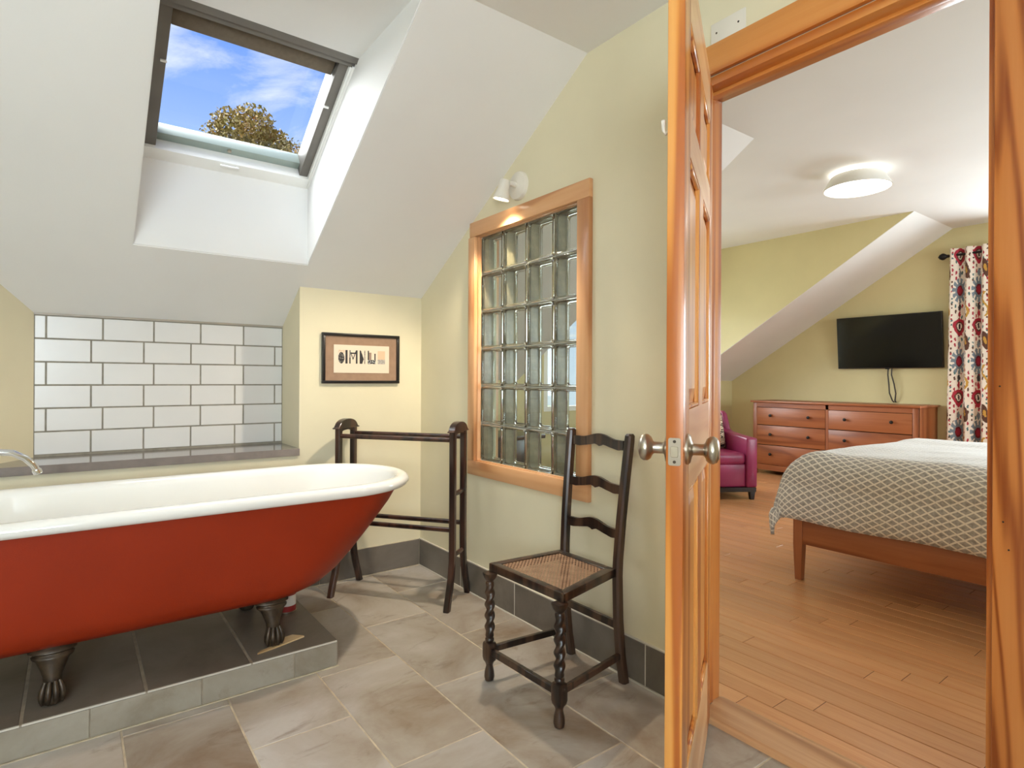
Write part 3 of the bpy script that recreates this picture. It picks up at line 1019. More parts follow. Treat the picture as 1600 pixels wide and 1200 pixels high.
def art(u, v):
    """five little photographs in a row on cream paper"""
    zz = (v - 0.335) / 0.48
    if not 0 < zz < 1:
        return CRM
    def n_(k):
        return noise.noise(Vector((u * 60 + k, v * 26, k)))
    spans = ((0.075, 0.235), (0.27, 0.415), (0.455, 0.575), (0.60, 0.745), (0.785, 0.92))
    for k, (a, b) in enumerate(spans):
        if a < u < b:
            s = (u - a) / (b - a)
            if k == 0:
                if s > 0.80: return DK
                d = ((s - 0.34) / 0.34) ** 2 + ((zz - 0.42) / 0.42) ** 2
                return (DK if n_(1) < 0.15 else GY_) if d < 1 else (TAN if zz > 0.8 and n_(2) > 0 else CRM)
            if k == 1:
                if s > 0.78: return DK
                if s < 0.14: return DK if zz < 0.45 else GY_
                return DK if abs(abs(s - 0.45) * 1.6 - (zz - 0.35)) < 0.09 or abs(zz - 0.78) < 0.04 else CRM
            if k == 2:
                if 0.72 < s < 0.84: return GY_ if n_(3) > 0 else DK
                return DK if s < 0.62 - abs(zz - 0.35) * 0.7 else CRM
            if k == 3:
                if zz < 0.32: return DK if n_(4) < 0.12 else lin(190, 190, 188)
                if s < 0.16 or (s > 0.84 and zz < 0.8): return DK
                return lin(150, 126, 110) if s < 0.5 and zz < 0.85 else CRM
            if zz < 0.36: return lin(158, 152, 146) if n_(5) > -0.2 else lin(190, 182, 172)
            return lin(214, 184, 152)
    return CRM


M_ATTR = attr_mat('print_ink', 0.7)
PA, PB_, PC, PD = 1.129, 1.452, 1.140, 1.294
mk('print_backing', bx(PA, YB - 0.0125, PC, PB_, YB - 0.010, PD), plain('cream_paper', CRM, 0.8, var=0.01), pic)
color_grid('print', 130, 60, lambda u, v: (PA + (PB_ - PA) * u, YB - 0.0130, PC + (PD - PC) * v), art, M_ATTR, pic)

# ------------------------------------------------------------------ bathtub
tub = thing('bathtub', 'white roll-top clawfoot tub with brick red outside on the tiled platform', 'bathtub', (0.38, 2.53, 0.099))
YC = 2.53


def outline(w, xl, xr, z_, n=20, rc=None):
    pts = []
    w_ = w
    for i in range(2 * n + 1):
        a = -pi / 2 + pi * i / (2 * n)
        pts.append(Vector((xr - w_ * 1.0 + w_ * cos(a), YC + w_ * sin(a), z_)))
    r = min(rc or 0.24, w * 0.85)
    for i in range(13):
        a = pi / 2 + pi / 2 * i / 12
        pts.append(Vector((xl + r + r * cos(a), YC + w_ - r + r * sin(a), z_)))
    for i in range(13):
        a = pi + pi / 2 * i / 12
        pts.append(Vector((xl + r + r * cos(a), YC - w_ + r + r * sin(a), z_)))
    return pts


lev = [(0.250, 0.10, 0.64, -0.24), (0.254, 0.17, 0.735, -0.32), (0.266, 0.215, 0.80, -0.365), (0.292, 0.250, 0.865, -0.395), (0.335, 0.270, 0.925, -0.41), (0.40, 0.283, 0.99, -0.418), (0.48, 0.296, 1.062, -0.425), (0.58, 0.310, 1.146, -0.432), (0.650, 0.318, 1.192, -0.438)]
bm = B()
rings = [outline(w, xl, xr, z_) for z_, w, xr, xl in lev]
vr = loft(bm, rings, cap=False)
bm.faces.new(list(reversed(vr[0])))
mk('tub_shell', bm, M_RED, tub, smooth=True, ang=60)
bm = B()
rings = []
zt_, wt_, xrt, xlt = lev[-1]
for off, z_ in ((0.002, 0.646), (0.022, 0.645), (0.037, 0.650), (0.045, 0.661), (0.046, 0.672), (0.040, 0.683), (0.028, 0.690), (0.012, 0.692), (-0.004, 0.688), (-0.016, 0.678), (-0.022, 0.66)):
    rings.append(outline(wt_ + off, xlt - off, xrt + off, z_))
for z_, w, xr, xl in reversed(lev[1:-1]):
    rings.append(outline(w - 0.022, xl + 0.022, xr - 0.026, z_ + 0.016))
vr = loft(bm, rings, cap=False)
bm.faces.new(vr[-1])
mk('basin', bm, M_ENAMEL, tub, smooth=True, ang=60, label='glossy white enamel inside and rolled rim')
for fx, fy in ((-0.049, 2.315), (0.610, 2.325), (-0.049, 2.745), (0.610, 2.735)):
    s = -1 if fy < YC else 1
    bm = B()
    prof = [(0.30, 0.066, 0.030, 0.05), (0.276, 0.066, 0.036, 0.035), (0.272, 0.055, 0.032, 0.03), (0.268, 0.054, 0.032, 0.03), (0.264, 0.064, 0.040, 0.028), (0.254, 0.063, 0.040, 0.024), (0.250, 0.050, 0.031, 0.02), (0.246, 0.049, 0.031, 0.02), (0.242, 0.056, 0.037, 0.018), (0.236, 0.054, 0.036, 0.016), (0.230, 0.044, 0.031, 0.012),
            (0.205, 0.033, 0.028, 0.004), (0.185, 0.026, 0.025, 0.0), (0.165, 0.024, 0.024, -0.002), (0.150, 0.027, 0.027, -0.004), (0.135, 0.032, 0.032, -0.006), (0.118, 0.033, 0.034, -0.008), (0.105, 0.028, 0.030, -0.008), (0.0995, 0.020, 0.022, -0.008)]
    rings = [[Vector((fx + a * cos(2 * pi * i / 24), fy - s * o_ + b * sin(2 * pi * i / 24), z_)) for i in range(24)] for z_, a, b, o_ in prof]
    loft(bm, rings)
    # claws gripping the ball
    for k in (-1.5, -0.5, 0.5, 1.5):
        aa = k * 0.55
        pth = []
        for q in range(7):
            f = q / 6
            z_ = 0.172 - 0.066 * f
            rad = 0.024 + 0.016 * sin(pi * min(1, f * 1.1) * 0.62) - 0.005 * f
            pth.append((fx + rad * sin(aa), fy + s * (rad * cos(aa) + 0.006), z_))
        tube(bm, pth, [0.006, 0.0075, 0.0085, 0.0095, 0.009, 0.007, 0.003], 8)
    mk('claw_foot', bm, M_BRONZE, tub, smooth=True, ang=70)

# chrome tub filler at the left end
fc = thing('tub_faucet', 'chrome arched spout over the left end of the tub', 'faucet', (-0.56, 2.53, 0.099))
bm = B()
P = [(-0.56, 2.53, 0.55), (-0.56, 2.53, 0.72), (-0.548, 2.53, 0.77), (-0.51, 2.53, 0.805), (-0.44, 2.53, 0.832), (-0.36, 2.53, 0.850), (-0.27, 2.53, 0.862), (-0.20, 2.53, 0.864), (-0.16, 2.53, 0.858), (-0.128, 2.53, 0.838), (-0.106, 2.53, 0.812), (-0.098, 2.53, 0.795)]
tube(bm, P, [0.012] * 7 + [0.0115, 0.011, 0.011, 0.0105, 0.0105], 16)
mk('spout', bm, M_CHROME, fc, smooth=True)
bm = B()
lathe(bm, [(0.0105, 0), (0.013, 0.002), (0.0135, 0.006), (0.013, 0.016), (0.011, 0.018), (0.008, 0.014)], 20, axis_m((-0.100, 2.53, 0.800), (0.35, 0, -0.94)))
mk('aerator', bm, M_CHROME, fc, smooth=True)
bm = B()
tube(bm, [(-0.56, 2.53, 0.099), (-0.56, 2.53, 0.56)], 0.015, 16)
lathe(bm, [(0.045, 0.0), (0.045, 0.006), (0.02, 0.016), (0.016, 0.03)], 24, Matrix.Translation((-0.56, 2.53, 0.099)))
mk('riser_pipe', bm, M_CHROME, fc, smooth=True)
for s in (-1, 1):
    bm = B()
    tube(bm, [(-0.56, 2.53, 0.56), (-0.56, 2.53 + s * 0.07, 0.56)], 0.012, 12)
    lathe(bm, [(0.02, 0.0), (0.022, 0.01), (0.02, 0.02), (0.008, 0.026)], 16, axis_m((-0.56, 2.53 + s * 0.07, 0.56), (0, s, 0)))
    tube(bm, [(-0.56, 2.53 + s * 0.085, 0.54), (-0.56, 2.53 + s * 0.085, 0.615)], 0.006, 10)
    mk('tap_handle', bm, M_CHROME, fc, smooth=True)

# wood shim and small tin on the platform
bm = B()
prism(bm, [(0.541, 2.264, 0.0995), (0.60, 2.276, 0.0995), (0.724, 2.312, 0.0995), (0.722, 2.319, 0.0995), (0.690, 2.352, 0.0995), (0.655, 2.345, 0.0995), (0.632, 2.318, 0.0995), (0.60, 2.296, 0.0995), (0.553, 2.278, 0.0995)], (0, 0, 0.005))
tag(mk('wood_shim', bm, M_SHIM), 'splintered pale wood shim lying beside the tub front foot', 'wood shim')
can = thing('tin_can', 'small tin with a red and white label behind the tub foot', 'tin can', (0.745, 2.62, 0.0995))
bm = B(); lathe(bm, [(0.038, 0.006), (0.038, 0.094)], 24, Matrix.Translation((0.745, 2.62, 0.0995)))
_m, _t, _p = pbr('tin_label')
_v = coords(_t)
_w = _t.n('ShaderNodeSeparateXYZ'); _t.l(_v, _w.inputs[0])
_b = _t.m('GREATER_THAN', _t.m('ABSOLUTE', _t.m('SUBTRACT', _w.outputs[2], 0.052)), 0.022)
_t.l(_t.mix(_b, lin(225, 220, 214), lin(150, 40, 38)), _p.inputs['Base Color'])
mk('can_label', bm, _m, can, smooth=True)
bm = B(); lathe(bm, [(0.037, 0.0), (0.0395, 0.001), (0.0395, 0.006), (0.0375, 0.007)], 24, Matrix.Translation((0.745, 2.62, 0.0995)))
mk('can_base', bm, M_NICKEL, can, smooth=True)
bm = B(); lathe(bm, [(0.0375, 0.093), (0.0395, 0.094), (0.0395, 0.099), (0.037, 0.100), (0.036, 0.097)], 24, Matrix.Translation((0.745, 2.62, 0.0995)))
mk('can_top', bm, M_NICKEL, can, smooth=True)

# ------------------------------------------------------------------ towel rack
RC = Vector((1.346, 2.751, 0.0))
RE = Vector((0.598, -0.801, 0)); RF = Vector((0.801, 0.598, 0))
rk = thing('towel_rack', 'dark wooden standing towel rail with arched ends in the corner behind the tub', 'towel rack', RC)
HL = 0.318


def rp(e_, f_, z_):
    return RC + RE * e_ + RF * f_ + Vector((0, 0, z_))


for s in (-1, 1):
    # posts with splayed feet
    for q in (-1, 1):
        bm = B()
        pr = [(0.848, 0.070), (0.60, 0.070), (0.30, 0.070), (0.22, 0.073), (0.16, 0.083), (0.10, 0.102), (0.05, 0.122), (0.0, 0.138)]
        rings = []
        for z_, f_ in pr:
            hw, hd = 0.0165, 0.0145
            rings.append([rp(s * HL + a * hd, q * f_ + b * hw, z_) for a, b in ((-1, -0.7), (-0.6, -1), (0.6, -1), (1, -0.7), (1, 0.7), (0.6, 1), (-0.6, 1), (-1, 0.7))])
        loft(bm, rings)
        mk('post', bm, M_DARKR, rk)
    # arched cap with a small moulded ledge
    bm = B()
    pts = [(-0.104, 0.848), (0.104, 0.848), (0.104, 0.854), (0.090, 0.857), (0.087, 0.862)]
    for i in range(13):
        a = pi * (0.06 + 0.88 * i / 12)
        pts.append((0.082 * cos(a), 0.862 + 0.036 * sin(a)))
    pts += [(-0.087, 0.862), (-0.090, 0.857), (-0.104, 0.854)]
    prism(bm, [rp(s * HL - 0.017, f_, z_) for f_, z_ in pts], RE * 0.034)
    bm2 = [(-0.054, 0.848), (-0.054, 0.832), (-0.035, 0.838), (0, 0.841), (0.035, 0.838), (0.054, 0.832), (0.054, 0.848)]
    prism(bm, [rp(s * HL - 0.010, f_, z_) for f_, z_ in bm2], RE * 0.020)
    mk('arched_cap', bm, M_DARKR, rk, bev=0.002, seg=1)
    for z_ in (0.545, 0.245):
        bm = B()
        tube(bm, [rp(s * HL, -0.062, z_), rp(s * HL, -0.02, z_), rp(s * HL, 0.02, z_), rp(s * HL, 0.062, z_)], [0.009, 0.012, 0.012, 0.009], 10)
        mk('end_rung', bm, M_DARKR, rk, smooth=True)
for f_, z_ in ((-0.070, 0.812), (0.070, 0.816), (-0.070, 0.373), (0.070, 0.378)):
    bm = B()
    rings = []
    for e_ in (-HL + 0.006, -HL + 0.05, 0, HL - 0.05, HL - 0.006):
        rings.append([rp(e_, f_ + 0.011 * cos(2 * pi * k / 10), z_ + 0.012 * sin(2 * pi * k / 10)) for k in range(10)])
    loft(bm, rings)
    mk('towel_bar', bm, M_DARKR, rk, smooth=True)

# ------------------------------------------------------------------ cane chair
ch = thing('cane_chair', 'old dark ladderback chair with cane seat and twisted front legs below the glass block window', 'chair', (1.43, 1.60, 0))
SZ = 0.426
FLx, FLy, FRx, FRy = 1.240, 1.795, 1.252, 1.392      # seat corners (front)
BLx, BLy, BRx, BRy = 1.572, 1.772, 1.575, 1.470
fl_, fr_, br_, bl_ = Vector((FLx, FLy, 0)), Vector((FRx, FRy, 0)), Vector((BRx, BRy, 0)), Vector((BLx, BLy, 0))
cen = (fl_ + fr_ + br_ + bl_) / 4


def inset(k):
    return [p + (cen - p).normalized() * k for p in (fl_, fr_, br_, bl_)]


outer, inner = inset(0.0), inset(0.046)
bm = B()
names = []
for i in range(4):
    j = (i + 1) % 4
    b = B()
    q = [outer[i], outer[j], inner[j], inner[i]]
    loft(b, [[(p.x, p.y, SZ - 0.030) for p in q], [(p.x, p.y, SZ) for p in q]])
    mk('seat_rail', b, M_DARK, ch, bev=0.003)
# woven cane
m, t, p = pbr('woven_cane')
tcn = t.n('ShaderNodeTexCoord')
s2 = t.n('ShaderNodeSeparateXYZ'); t.l(tcn.outputs['Object'], s2.inputs[0])
K = 2 * pi / 0.0165
hx = t.m('SINE', t.m('MULTIPLY', s2.outputs[0], K))
hy = t.m('SINE', t.m('MULTIPLY', s2.outputs[1], K))
hd = t.m('SINE', t.m('MULTIPLY', t.m('ADD', s2.outputs[0], s2.outputs[1]), K))
hole = t.ramp(t.m('MULTIPLY', hx, hy), [(0.28, (0, 0, 0, 1)), (0.42, (1, 1, 1, 1))])
base = t.ramp(t.noise(tcn.outputs['Object'], 30, 3), [(0.3, lin(132, 98, 72)), (0.7, lin(176, 142, 112))])
base = t.mix(t.ramp(hd, [(0.4, (0, 0, 0, 1)), (0.9, (1, 1, 1, 1))]), base, lin(112, 80, 58))
t.l(base, p.inputs['Base Color'])
p.inputs['Roughness'].default_value = 0.5
trn = t.n('ShaderNodeBsdfTransparent')
mxs = t.n('ShaderNodeMixShader')
t.l(hole, mxs.inputs[0]); t.l(p.outputs[0], mxs.inputs[1]); t.l(trn.outputs[0], mxs.inputs[2])
t.l(mxs.outputs[0], [n for n in t.t.nodes if n.type == 'OUTPUT_MATERIAL'][0].inputs[0])
b = B()
q = inset(0.04)
loft(b, [[(v.x, v.y, SZ - 0.007) for v in q], [(v.x, v.y, SZ - 0.004) for v in q]])
mk('cane_panel', b, m, ch)


def chair_front_leg(x, y):
    bm = B()
    n = 20
    rings = []
    def sq(h, z_, c=0.35):
        # chamfered square section with n points
        out_ = []
        for i in range(n):
            a = 2 * pi * i / n + pi / n
            rr_ = h / max(abs(cos(a)), abs(sin(a)))
            rr_ = min(rr_, h * 1.25)
            out_.append(Vector((x + rr_ * cos(a), y + rr_ * sin(a), z_)))
        return out_
    def rd(r, z_):
        return [Vector((x + r * cos(2 * pi * i / n + pi / n), y + r * sin(2 * pi * i / n + pi / n), z_)) for i in range(n)]
    rings += [rd(0.010, 0.0), rd(0.0160, 0.003), rd(0.0190, 0.016), rd(0.0170, 0.036), rd(0.0125, 0.056), rd(0.0145, 0.064), rd(0.0175, 0.070), sq(0.0185, 0.074), sq(0.0210, 0.086), sq(0.0210, 0.132), sq(0.0185, 0.141), rd(0.0125, 0.143), rd(0.0165, 0.149), rd(0.0165, 0.155), rd(0.012, 0.159)]
    zt0, zt1 = 0.164, 0.362
    for k in range(41):
        f = k / 40
        z_ = zt0 + (zt1 - zt0) * f
        env = min(1, 6 * f, 6 * (1 - f))
        r0 = 0.0158
        ph = 2 * pi * 2.4 * f
        rings.append([Vector((x + (r0 + 0.0040 * env * cos(2 * (2 * pi * i / n) - 2 * ph)) * cos(2 * pi * i / n),
                              y + (r0 + 0.0040 * env * cos(2 * (2 * pi * i / n) - 2 * ph)) * sin(2 * pi * i / n), z_)) for i in range(n)])
    rings += [rd(0.0125, 0.366), rd(0.0165, 0.371), sq(0.019, 0.378), sq(0.022, 0.390), sq(0.022, SZ - 0.030)]
    loft(bm, rings)
    return bm


LEGS = {'fl': (1.232, 1.776), 'fr': (1.246, 1.404)}
for k, (x, y) in LEGS.items():
    mk('front_leg', chair_front_leg(x, y), M_DARK, ch, smooth=True, ang=50)
for y, yt in ((1.757, 1.772), (1.472, 1.458)):
    bm = B()
    pr = [(0.0, 1.622), (0.10, 1.604), (0.24, 1.590), (0.40, 1.585), (0.46, 1.587), (0.60, 1.598), (0.75, 1.614), (0.885, 1.630), (0.905, 1.632), (0.912, 1.632)]
    rings = []
    for z_, x_ in pr:
        h = 0.017 if z_ < 0.90 else (0.016 if z_ < 0.91 else 0.011)
        yy = y + (yt - y) * max(0, (z_ - 0.43)) / 0.48
        rings.append([Vector((x_ + a * h, yy + b_ * h * 0.94, z_)) for a, b_ in ((-1, -0.6), (-0.6, -1), (0.6, -1), (1, -0.6), (1, 0.6), (0.6, 1), (-0.6, 1), (-1, 0.6))])
    loft(bm, rings)
    mk('back_post', bm, M_DARK, ch)
# shaped ladder slats
for zb, zt, xs_ in ((0.849, 0.884, 1.629), (0.690, 0.722, 1.609), (0.530, 0.562, 1.594)):
    bm = B()
    ya, yb = 1.483, 1.752
    N = 24
    rings = []
    for i in range(N + 1):
        f = i / N
        c = abs(f - 0.5) * 2
        hump = 0.017 * (0.5 + 0.5 * cos(pi * min(1, c / 0.70)))
        notch = 0.009 * max(0.0, 1 - c / 0.14)
        lo = zb + hump * 0.72 - notch - (0.003 * (0.5 + 0.5 * cos(pi * min(1, abs(c - 0.78) / 0.2))))
        hi = zt + hump
        y_ = ya + (yb - ya) * f
        xo = xs_ + 0.010 * (1 - c * c)
        rings.append([Vector((xo - 0.006, y_, lo)), Vector((xo + 0.006, y_, lo)), Vector((xo + 0.006, y_, hi)), Vector((xo - 0.006, y_, hi))])
    loft(bm, rings)
    mk('ladder_slat', bm, M_DARK, ch, bev=0.0)


def stretcher(a, b, h, w):
    bm = B()
    a, b = Vector(a), Vector(b)
    d = (b - a).normalized()
    s = d.cross(Vector((0, 0, 1))).normalized()
    loft(bm, [[p_ + s * i * w + Vector((0, 0, j * h)) for i, j in ((-1, -1), (1, -1), (1, 1), (-1, 1))] for p_ in (a, b)])
    mk('stretcher', bm, M_DARK, ch, bev=0.002, seg=1)


stretcher((1.232, 1.758, 0.110), (1.246, 1.422, 0.110), 0.012, 0.009)
stretcher((1.264, 1.404, 0.113), (1.600, 1.470, 0.105), 0.012, 0.008)
stretcher((1.250, 1.776, 0.113), (1.600, 1.758, 0.105), 0.012, 0.008)
stretcher((1.592, 1.742, 0.215), (1.592, 1.487, 0.215), 0.014, 0.008)

# ------------------------------------------------------------------ bedroom: dresser
DX0, DX1, DYA, DYB, DZT = 6.58, 7.085, 2.19, 3.92, 0.870
ds = thing('dresser', 'long cherry wood six drawer dresser below the wall television', 'dresser', ((DX0 + DX1) / 2, (DYA + DYB) / 2, 0))
mk('top_board', bx(DX0 - 0.025, DYA - 0.025, DZT - 0.022, DX1, DYB + 0.025, DZT), M_CHERRY, ds, bev=0.004)
mk('side_panel', bx(DX0 + 0.01, DYA, 0.06, DX1, DYA + 0.022, DZT - 0.022), M_CHERRYZ, ds)
mk('side_panel', bx(DX0 + 0.01, DYB - 0.022, 0.06, DX1, DYB, DZT - 0.022), M_CHERRYZ, ds)
mk('back_panel', bx(DX1 - 0.012, DYA + 0.022, 0.06, DX1, DYB - 0.022, DZT - 0.022), M_CHERRY, ds)
for y in (DYA, DYB - 0.05):
    mk('corner_post', bx(DX0, y, 0.0, DX0 + 0.03, y + 0.05, DZT - 0.022), M_CHERRYZ, ds, bev=0.002)
    mk('rear_leg', bx(DX1 - 0.05, y, 0.0, DX1 - 0.015, y + 0.05, 0.06), M_CHERRYZ, ds)
ym = (DYA + DYB) / 2
mk('divider', bx(DX0, ym - 0.015, 0.10, DX0 + 0.03, ym + 0.015, DZT - 0.022), M_CHERRYZ, ds)
mk('top_rail', bx(DX0, DYA + 0.05, DZT - 0.075, DX0 + 0.03, DYB - 0.05, DZT - 0.022), M_CHERRY, ds)
mk('bottom_rail', bx(DX0, DYA + 0.05, 0.05, DX0 + 0.03, DYB - 0.05, 0.115), M_CHERRY, ds)
mk('carcass', bx(DX0 + 0.03, DYA + 0.022, 0.06, DX0 + 0.04, DYB - 0.022, DZT - 0.022), M_ESPR, ds)
rows = [(0.120, 0.345), (0.353, 0.578), (0.586, 0.790)]
for ya, yb in ((DYA + 0.053, ym - 0.018), (ym + 0.018, DYB - 0.053)):
    for za, zb in rows:
        d = mk('drawer', bx(DX0 - 0.004, ya, za, DX0 + 0.024, yb, zb), M_CHERRY, ds, bev=0.002)
        for f in (0.22, 0.78):
            bm = B()
            lathe(bm, [(0.008, 0.0), (0.006, 0.012), (0.014, 0.018), (0.018, 0.024), (0.016, 0.030), (0.002, 0.033)], 14, axis_m((DX0 - 0.004, ya + (yb - ya) * f, (za + zb) / 2 + 0.01), (-1, 0, 0)))
            mk('knob', bm, M_BLACKM, d, smooth=True)

# television
tv = thing('television', 'flat black television tilted on the gable wall above the dresser', 'television', (XT, 2.64, 1.53))
TM = Matrix.Translation((XT - 0.075, 2.64, 1.535)) @ Matrix.Rotation(radians(-5), 4, 'Y')
mk('screen_housing', bx(0.0, -0.51, -0.288, 0.035, 0.51, 0.288, M=TM), M_BLACK, tv, bev=0.004)
mk('screen', bx(-0.001, -0.502, -0.276, 0.002, 0.502, 0.280, M=TM), M_SCREEN, tv)
bm = B()
box(bm, 0.03, -0.12, -0.1, 0.05, 0.12, 0.1, M=TM)
box(bm, XT - 0.03, 2.52, 1.44, XT - 0.001, 2.76, 1.64)
box(bm, XT - 0.06, 2.60, 1.50, XT - 0.02, 2.68, 1.58)
mk('wall_bracket', bm, M_BLACKM, tv)
bm = B()
box(bm, -0.004, -0.02, -0.288, 0.01, 0.02, -0.296, M=TM)
mk('sensor_bar', bm, M_BLACK, tv)
M_CABLE = plain('grey_cable', lin(62, 56, 52), 0.6, var=0.05)
for k, yy in enumerate((2.60, 2.635)):
    bm = B()
    s = 1 if k else -1
    tube(bm, [(XT - 0.04, yy, 1.26), (XT - 0.045, yy + 0.002, 1.18), (XT - 0.05, 2.60 + s * 0.025, 1.08), (XT - 0.045, 2.59 + s * 0.03, 0.98), (XT - 0.03, 2.585 + s * 0.012, 0.90), (XT - 0.010, 2.58 + s * 0.01, 0.885)], 0.007, 8)
    mk('cable', bm, M_CABLE, tv, smooth=True)

# ------------------------------------------------------------------ bed and duvet
bed = thing('bed', 'cherry wood platform bed with tapered corner leg under the patterned duvet', 'bed', (4.0, 0.6, 0))
BDX0, BDX1, BDY0, BDY1 = 3.232, 4.80, -0.50, 1.682
for x, y in ((BDX0, BDY1 - 0.05), (BDX1 - 0.05, BDY1 - 0.05), (BDX0, BDY0), (BDX1 - 0.05, BDY0)):
    bm = B()
    loft(bm, [[(x + k, y + k, 0), (x + 0.05 - k, y + k, 0), (x + 0.05 - k, y + 0.05 - k, 0), (x + k, y + 0.05 - k, 0)] if zz == 0 else
              [(x, y, zz), (x + 0.05, y, zz), (x + 0.05, y + 0.05, zz), (x, y + 0.05, zz)] for k, zz in ((0.007, 0), (0, 0.20), (0, 0.352))])
    mk('leg', bm, M_CHERRYZ, bed, bev=0.002, seg=1)
mk('side_rail', bx(BDX0 + 0.004, BDY0 + 0.05, 0.204, BDX0 + 0.030, BDY1 - 0.05, 0.346), M_CHERRY, bed, bev=0.003)
mk('side_rail', bx(BDX1 - 0.030, BDY0 + 0.05, 0.204, BDX1 - 0.004, BDY1 - 0.05, 0.346), M_CHERRY, bed, bev=0.003)
mk('foot_rail', bx(BDX0 + 0.05, BDY1 - 0.030, 0.204, BDX1 - 0.05, BDY1 - 0.004, 0.346), M_CHERRY, bed, bev=0.003)
mk('slat_deck', bx(BDX0 + 0.03, BDY0 + 0.03, 0.25, BDX1 - 0.03, BDY1 - 0.03, 0.30), M_CHERRY, bed)
ma = mk('mattress', bx(BDX0 + 0.035, BDY0 + 0.03, 0.354, BDX1 - 0.035, BDY1 - 0.04, 0.60), M_SHEET, bev=0.03)
tag(ma, 'white mattress hidden beneath the patterned duvet', 'mattress')


def profile(a0, a1, top_r, drop, n_flat, hem0=True, hem1=True):
    """positions (coordinate, drop, arclength) from hem over the top to the other hem"""
    pts = []
    R_ = top_r
    down = max(0.0, drop - R_)
    if hem0:
        for i in range(9):
            f = i / 9
            pts.append((a0 - 0.012 * sin(f * pi * 1.2), drop - down * f))
        for i in range(10):
            th = pi / 2 * i / 10
            pts.append((a0 + R_ * (1 - cos(th)), R_ - R_ * sin(th)))
    st = a0 + (R_ if hem0 else 0); en = a1 - (R_ if hem1 else 0)
    for i in range(n_flat + 1):
        pts.append((st + (en - st) * i / n_flat, 0.0))
    if hem1:
        for i in range(1, 11):
            th = pi / 2 * i / 10
            pts.append((en + R_ * sin(th), R_ - R_ * cos(th)))
        for i in range(1, 10):
            f = i / 9
            pts.append((a1 + 0.012 * sin(f * pi * 1.2), R_ + down * f))
    out_, s = [], 0.0
    for i, p_ in enumerate(pts):
        if i:
            s += math.hypot(p_[0] - pts[i - 1][0], p_[1] - pts[i - 1][1])
        out_.append((p_[0], p_[1], s))
    return out_


ZD = 0.715
px_ = profile(3.205, 4.83, 0.15, 0.375, 34)
py_ = profile(-0.05, 1.725, 0.17, 0.36, 44, hem0=False)
verts, uvs = [], []
for (y, dy, sy) in py_:
    for (x, dx, sx_) in px_:
        d = (dx ** 2.6 + dy ** 2.6) ** (1 / 2.6)
        nz = noise.noise(Vector((x * 2.1, y * 2.1, 0.3))) * 0.018 + noise.noise(Vector((x * 6, y * 6, 2.0))) * 0.006
        z_ = ZD - d + nz * (1 if dx + dy < 0.05 else 0.6)
        k = min(1, d / 0.3)
        wx = noise.noise(Vector((y * 7, sx_ * 2, 5.0))) * 0.016 * min(1, dx / 0.2)
        wy = noise.noise(Vector((x * 7, sy * 2, 9.0))) * 0.018 * min(1, dy / 0.2)
        sgn = -1 if x < 4 else 1
        cr = min(dx, dy) / 0.36
        verts.append((x + sgn * (abs(wx) + 0.004) - 0.03 * cr, y + abs(wy) + 0.03 * cr, max(z_, 0.03)))
        uvs.append((sx_, sy))
nx_, ny_ = len(px_), len(py_)
faces = [(j * nx_ + i, j * nx_ + i + 1, (j + 1) * nx_ + i + 1, (j + 1) * nx_ + i) for j in range(ny_ - 1) for i in range(nx_ - 1)]
me = bpy.data.meshes.new('duvet')
me.from_pydata(verts, [], faces)
uvl = me.uv_layers.new(name='UVMap')
for lp_ in me.loops:
    uvl.data[lp_.index].uv = uvs[lp_.vertex_index]
for f in me.polygons:
    f.use_smooth = True
m, t, p = pbr('trellis_print_cotton')
tcn = t.n('ShaderNodeTexCoord')
wv = t.noise(t.mapped(tcn.outputs['UV'], (1, 1, 1)), 9, 2)
su = t.n('ShaderNodeSeparateXYZ'); t.l(tcn.outputs['UV'], su.inputs[0])
PITCH = 0.036
uu = t.m('ADD', su.outputs[0], t.m('MULTIPLY', wv, 0.02))
a_ = t.m('ABSOLUTE', t.m('SUBTRACT', t.m('FRACT', t.m('DIVIDE', t.m('ADD', uu, t.m('MULTIPLY', su.outputs[1], 0.62)), PITCH)), 0.5))
b_ = t.m('ABSOLUTE', t.m('SUBTRACT', t.m('FRACT', t.m('DIVIDE', t.m('SUBTRACT', uu, t.m('MULTIPLY', su.outputs[1], 0.62)), PITCH)), 0.5))
mxx = t.m('MAXIMUM', a_, b_)
ln = t.ramp(mxx, [(0.36, (0, 0, 0, 1)), (0.41, (1, 1, 1, 1))])
greyc = t.ramp(t.noise(tcn.outputs['UV'], 70, 3), [(0.3, lin(138, 132, 126)), (0.7, lin(182, 176, 170))])
t.l(t.mix(ln, greyc, lin(232, 224, 212)), p.inputs['Base Color'])
p.inputs['Roughness'].default_value = 0.75
p.inputs['Sheen Weight'].default_value = 0.35
me.materials.append(m)
du = bpy.data.objects.new('duvet', me)
finish(du)
sm = du.modifiers.new('thick', 'SOLIDIFY'); sm.thickness = 0.02; sm.offset = -1
tag(du, 'puffy grey and cream trellis patterned duvet draped over the bed', 'duvet')

# ------------------------------------------------------------------ dark chest behind the glass blocks
cs = thing('blanket_chest', 'dark wooden chest dimly visible through the lower glass blocks', 'chest', (2.75, 4.16, 0))
mk('body', bx(2.25, 3.92, 0.08, 3.25, 4.40, 0.60), M_DARKR, cs, bev=0.006)
mk('lid', bx(2.22, 3.89, 0.60, 3.28, 4.42, 0.635), M_DARKR, cs, bev=0.006)
for x in (2.25, 3.19):
    for y in (3.92, 4.34):
        mk('foot', bx(x, y, 0, x + 0.06, y + 0.06, 0.08), M_DARKR, cs, bev=0.003, seg=1)

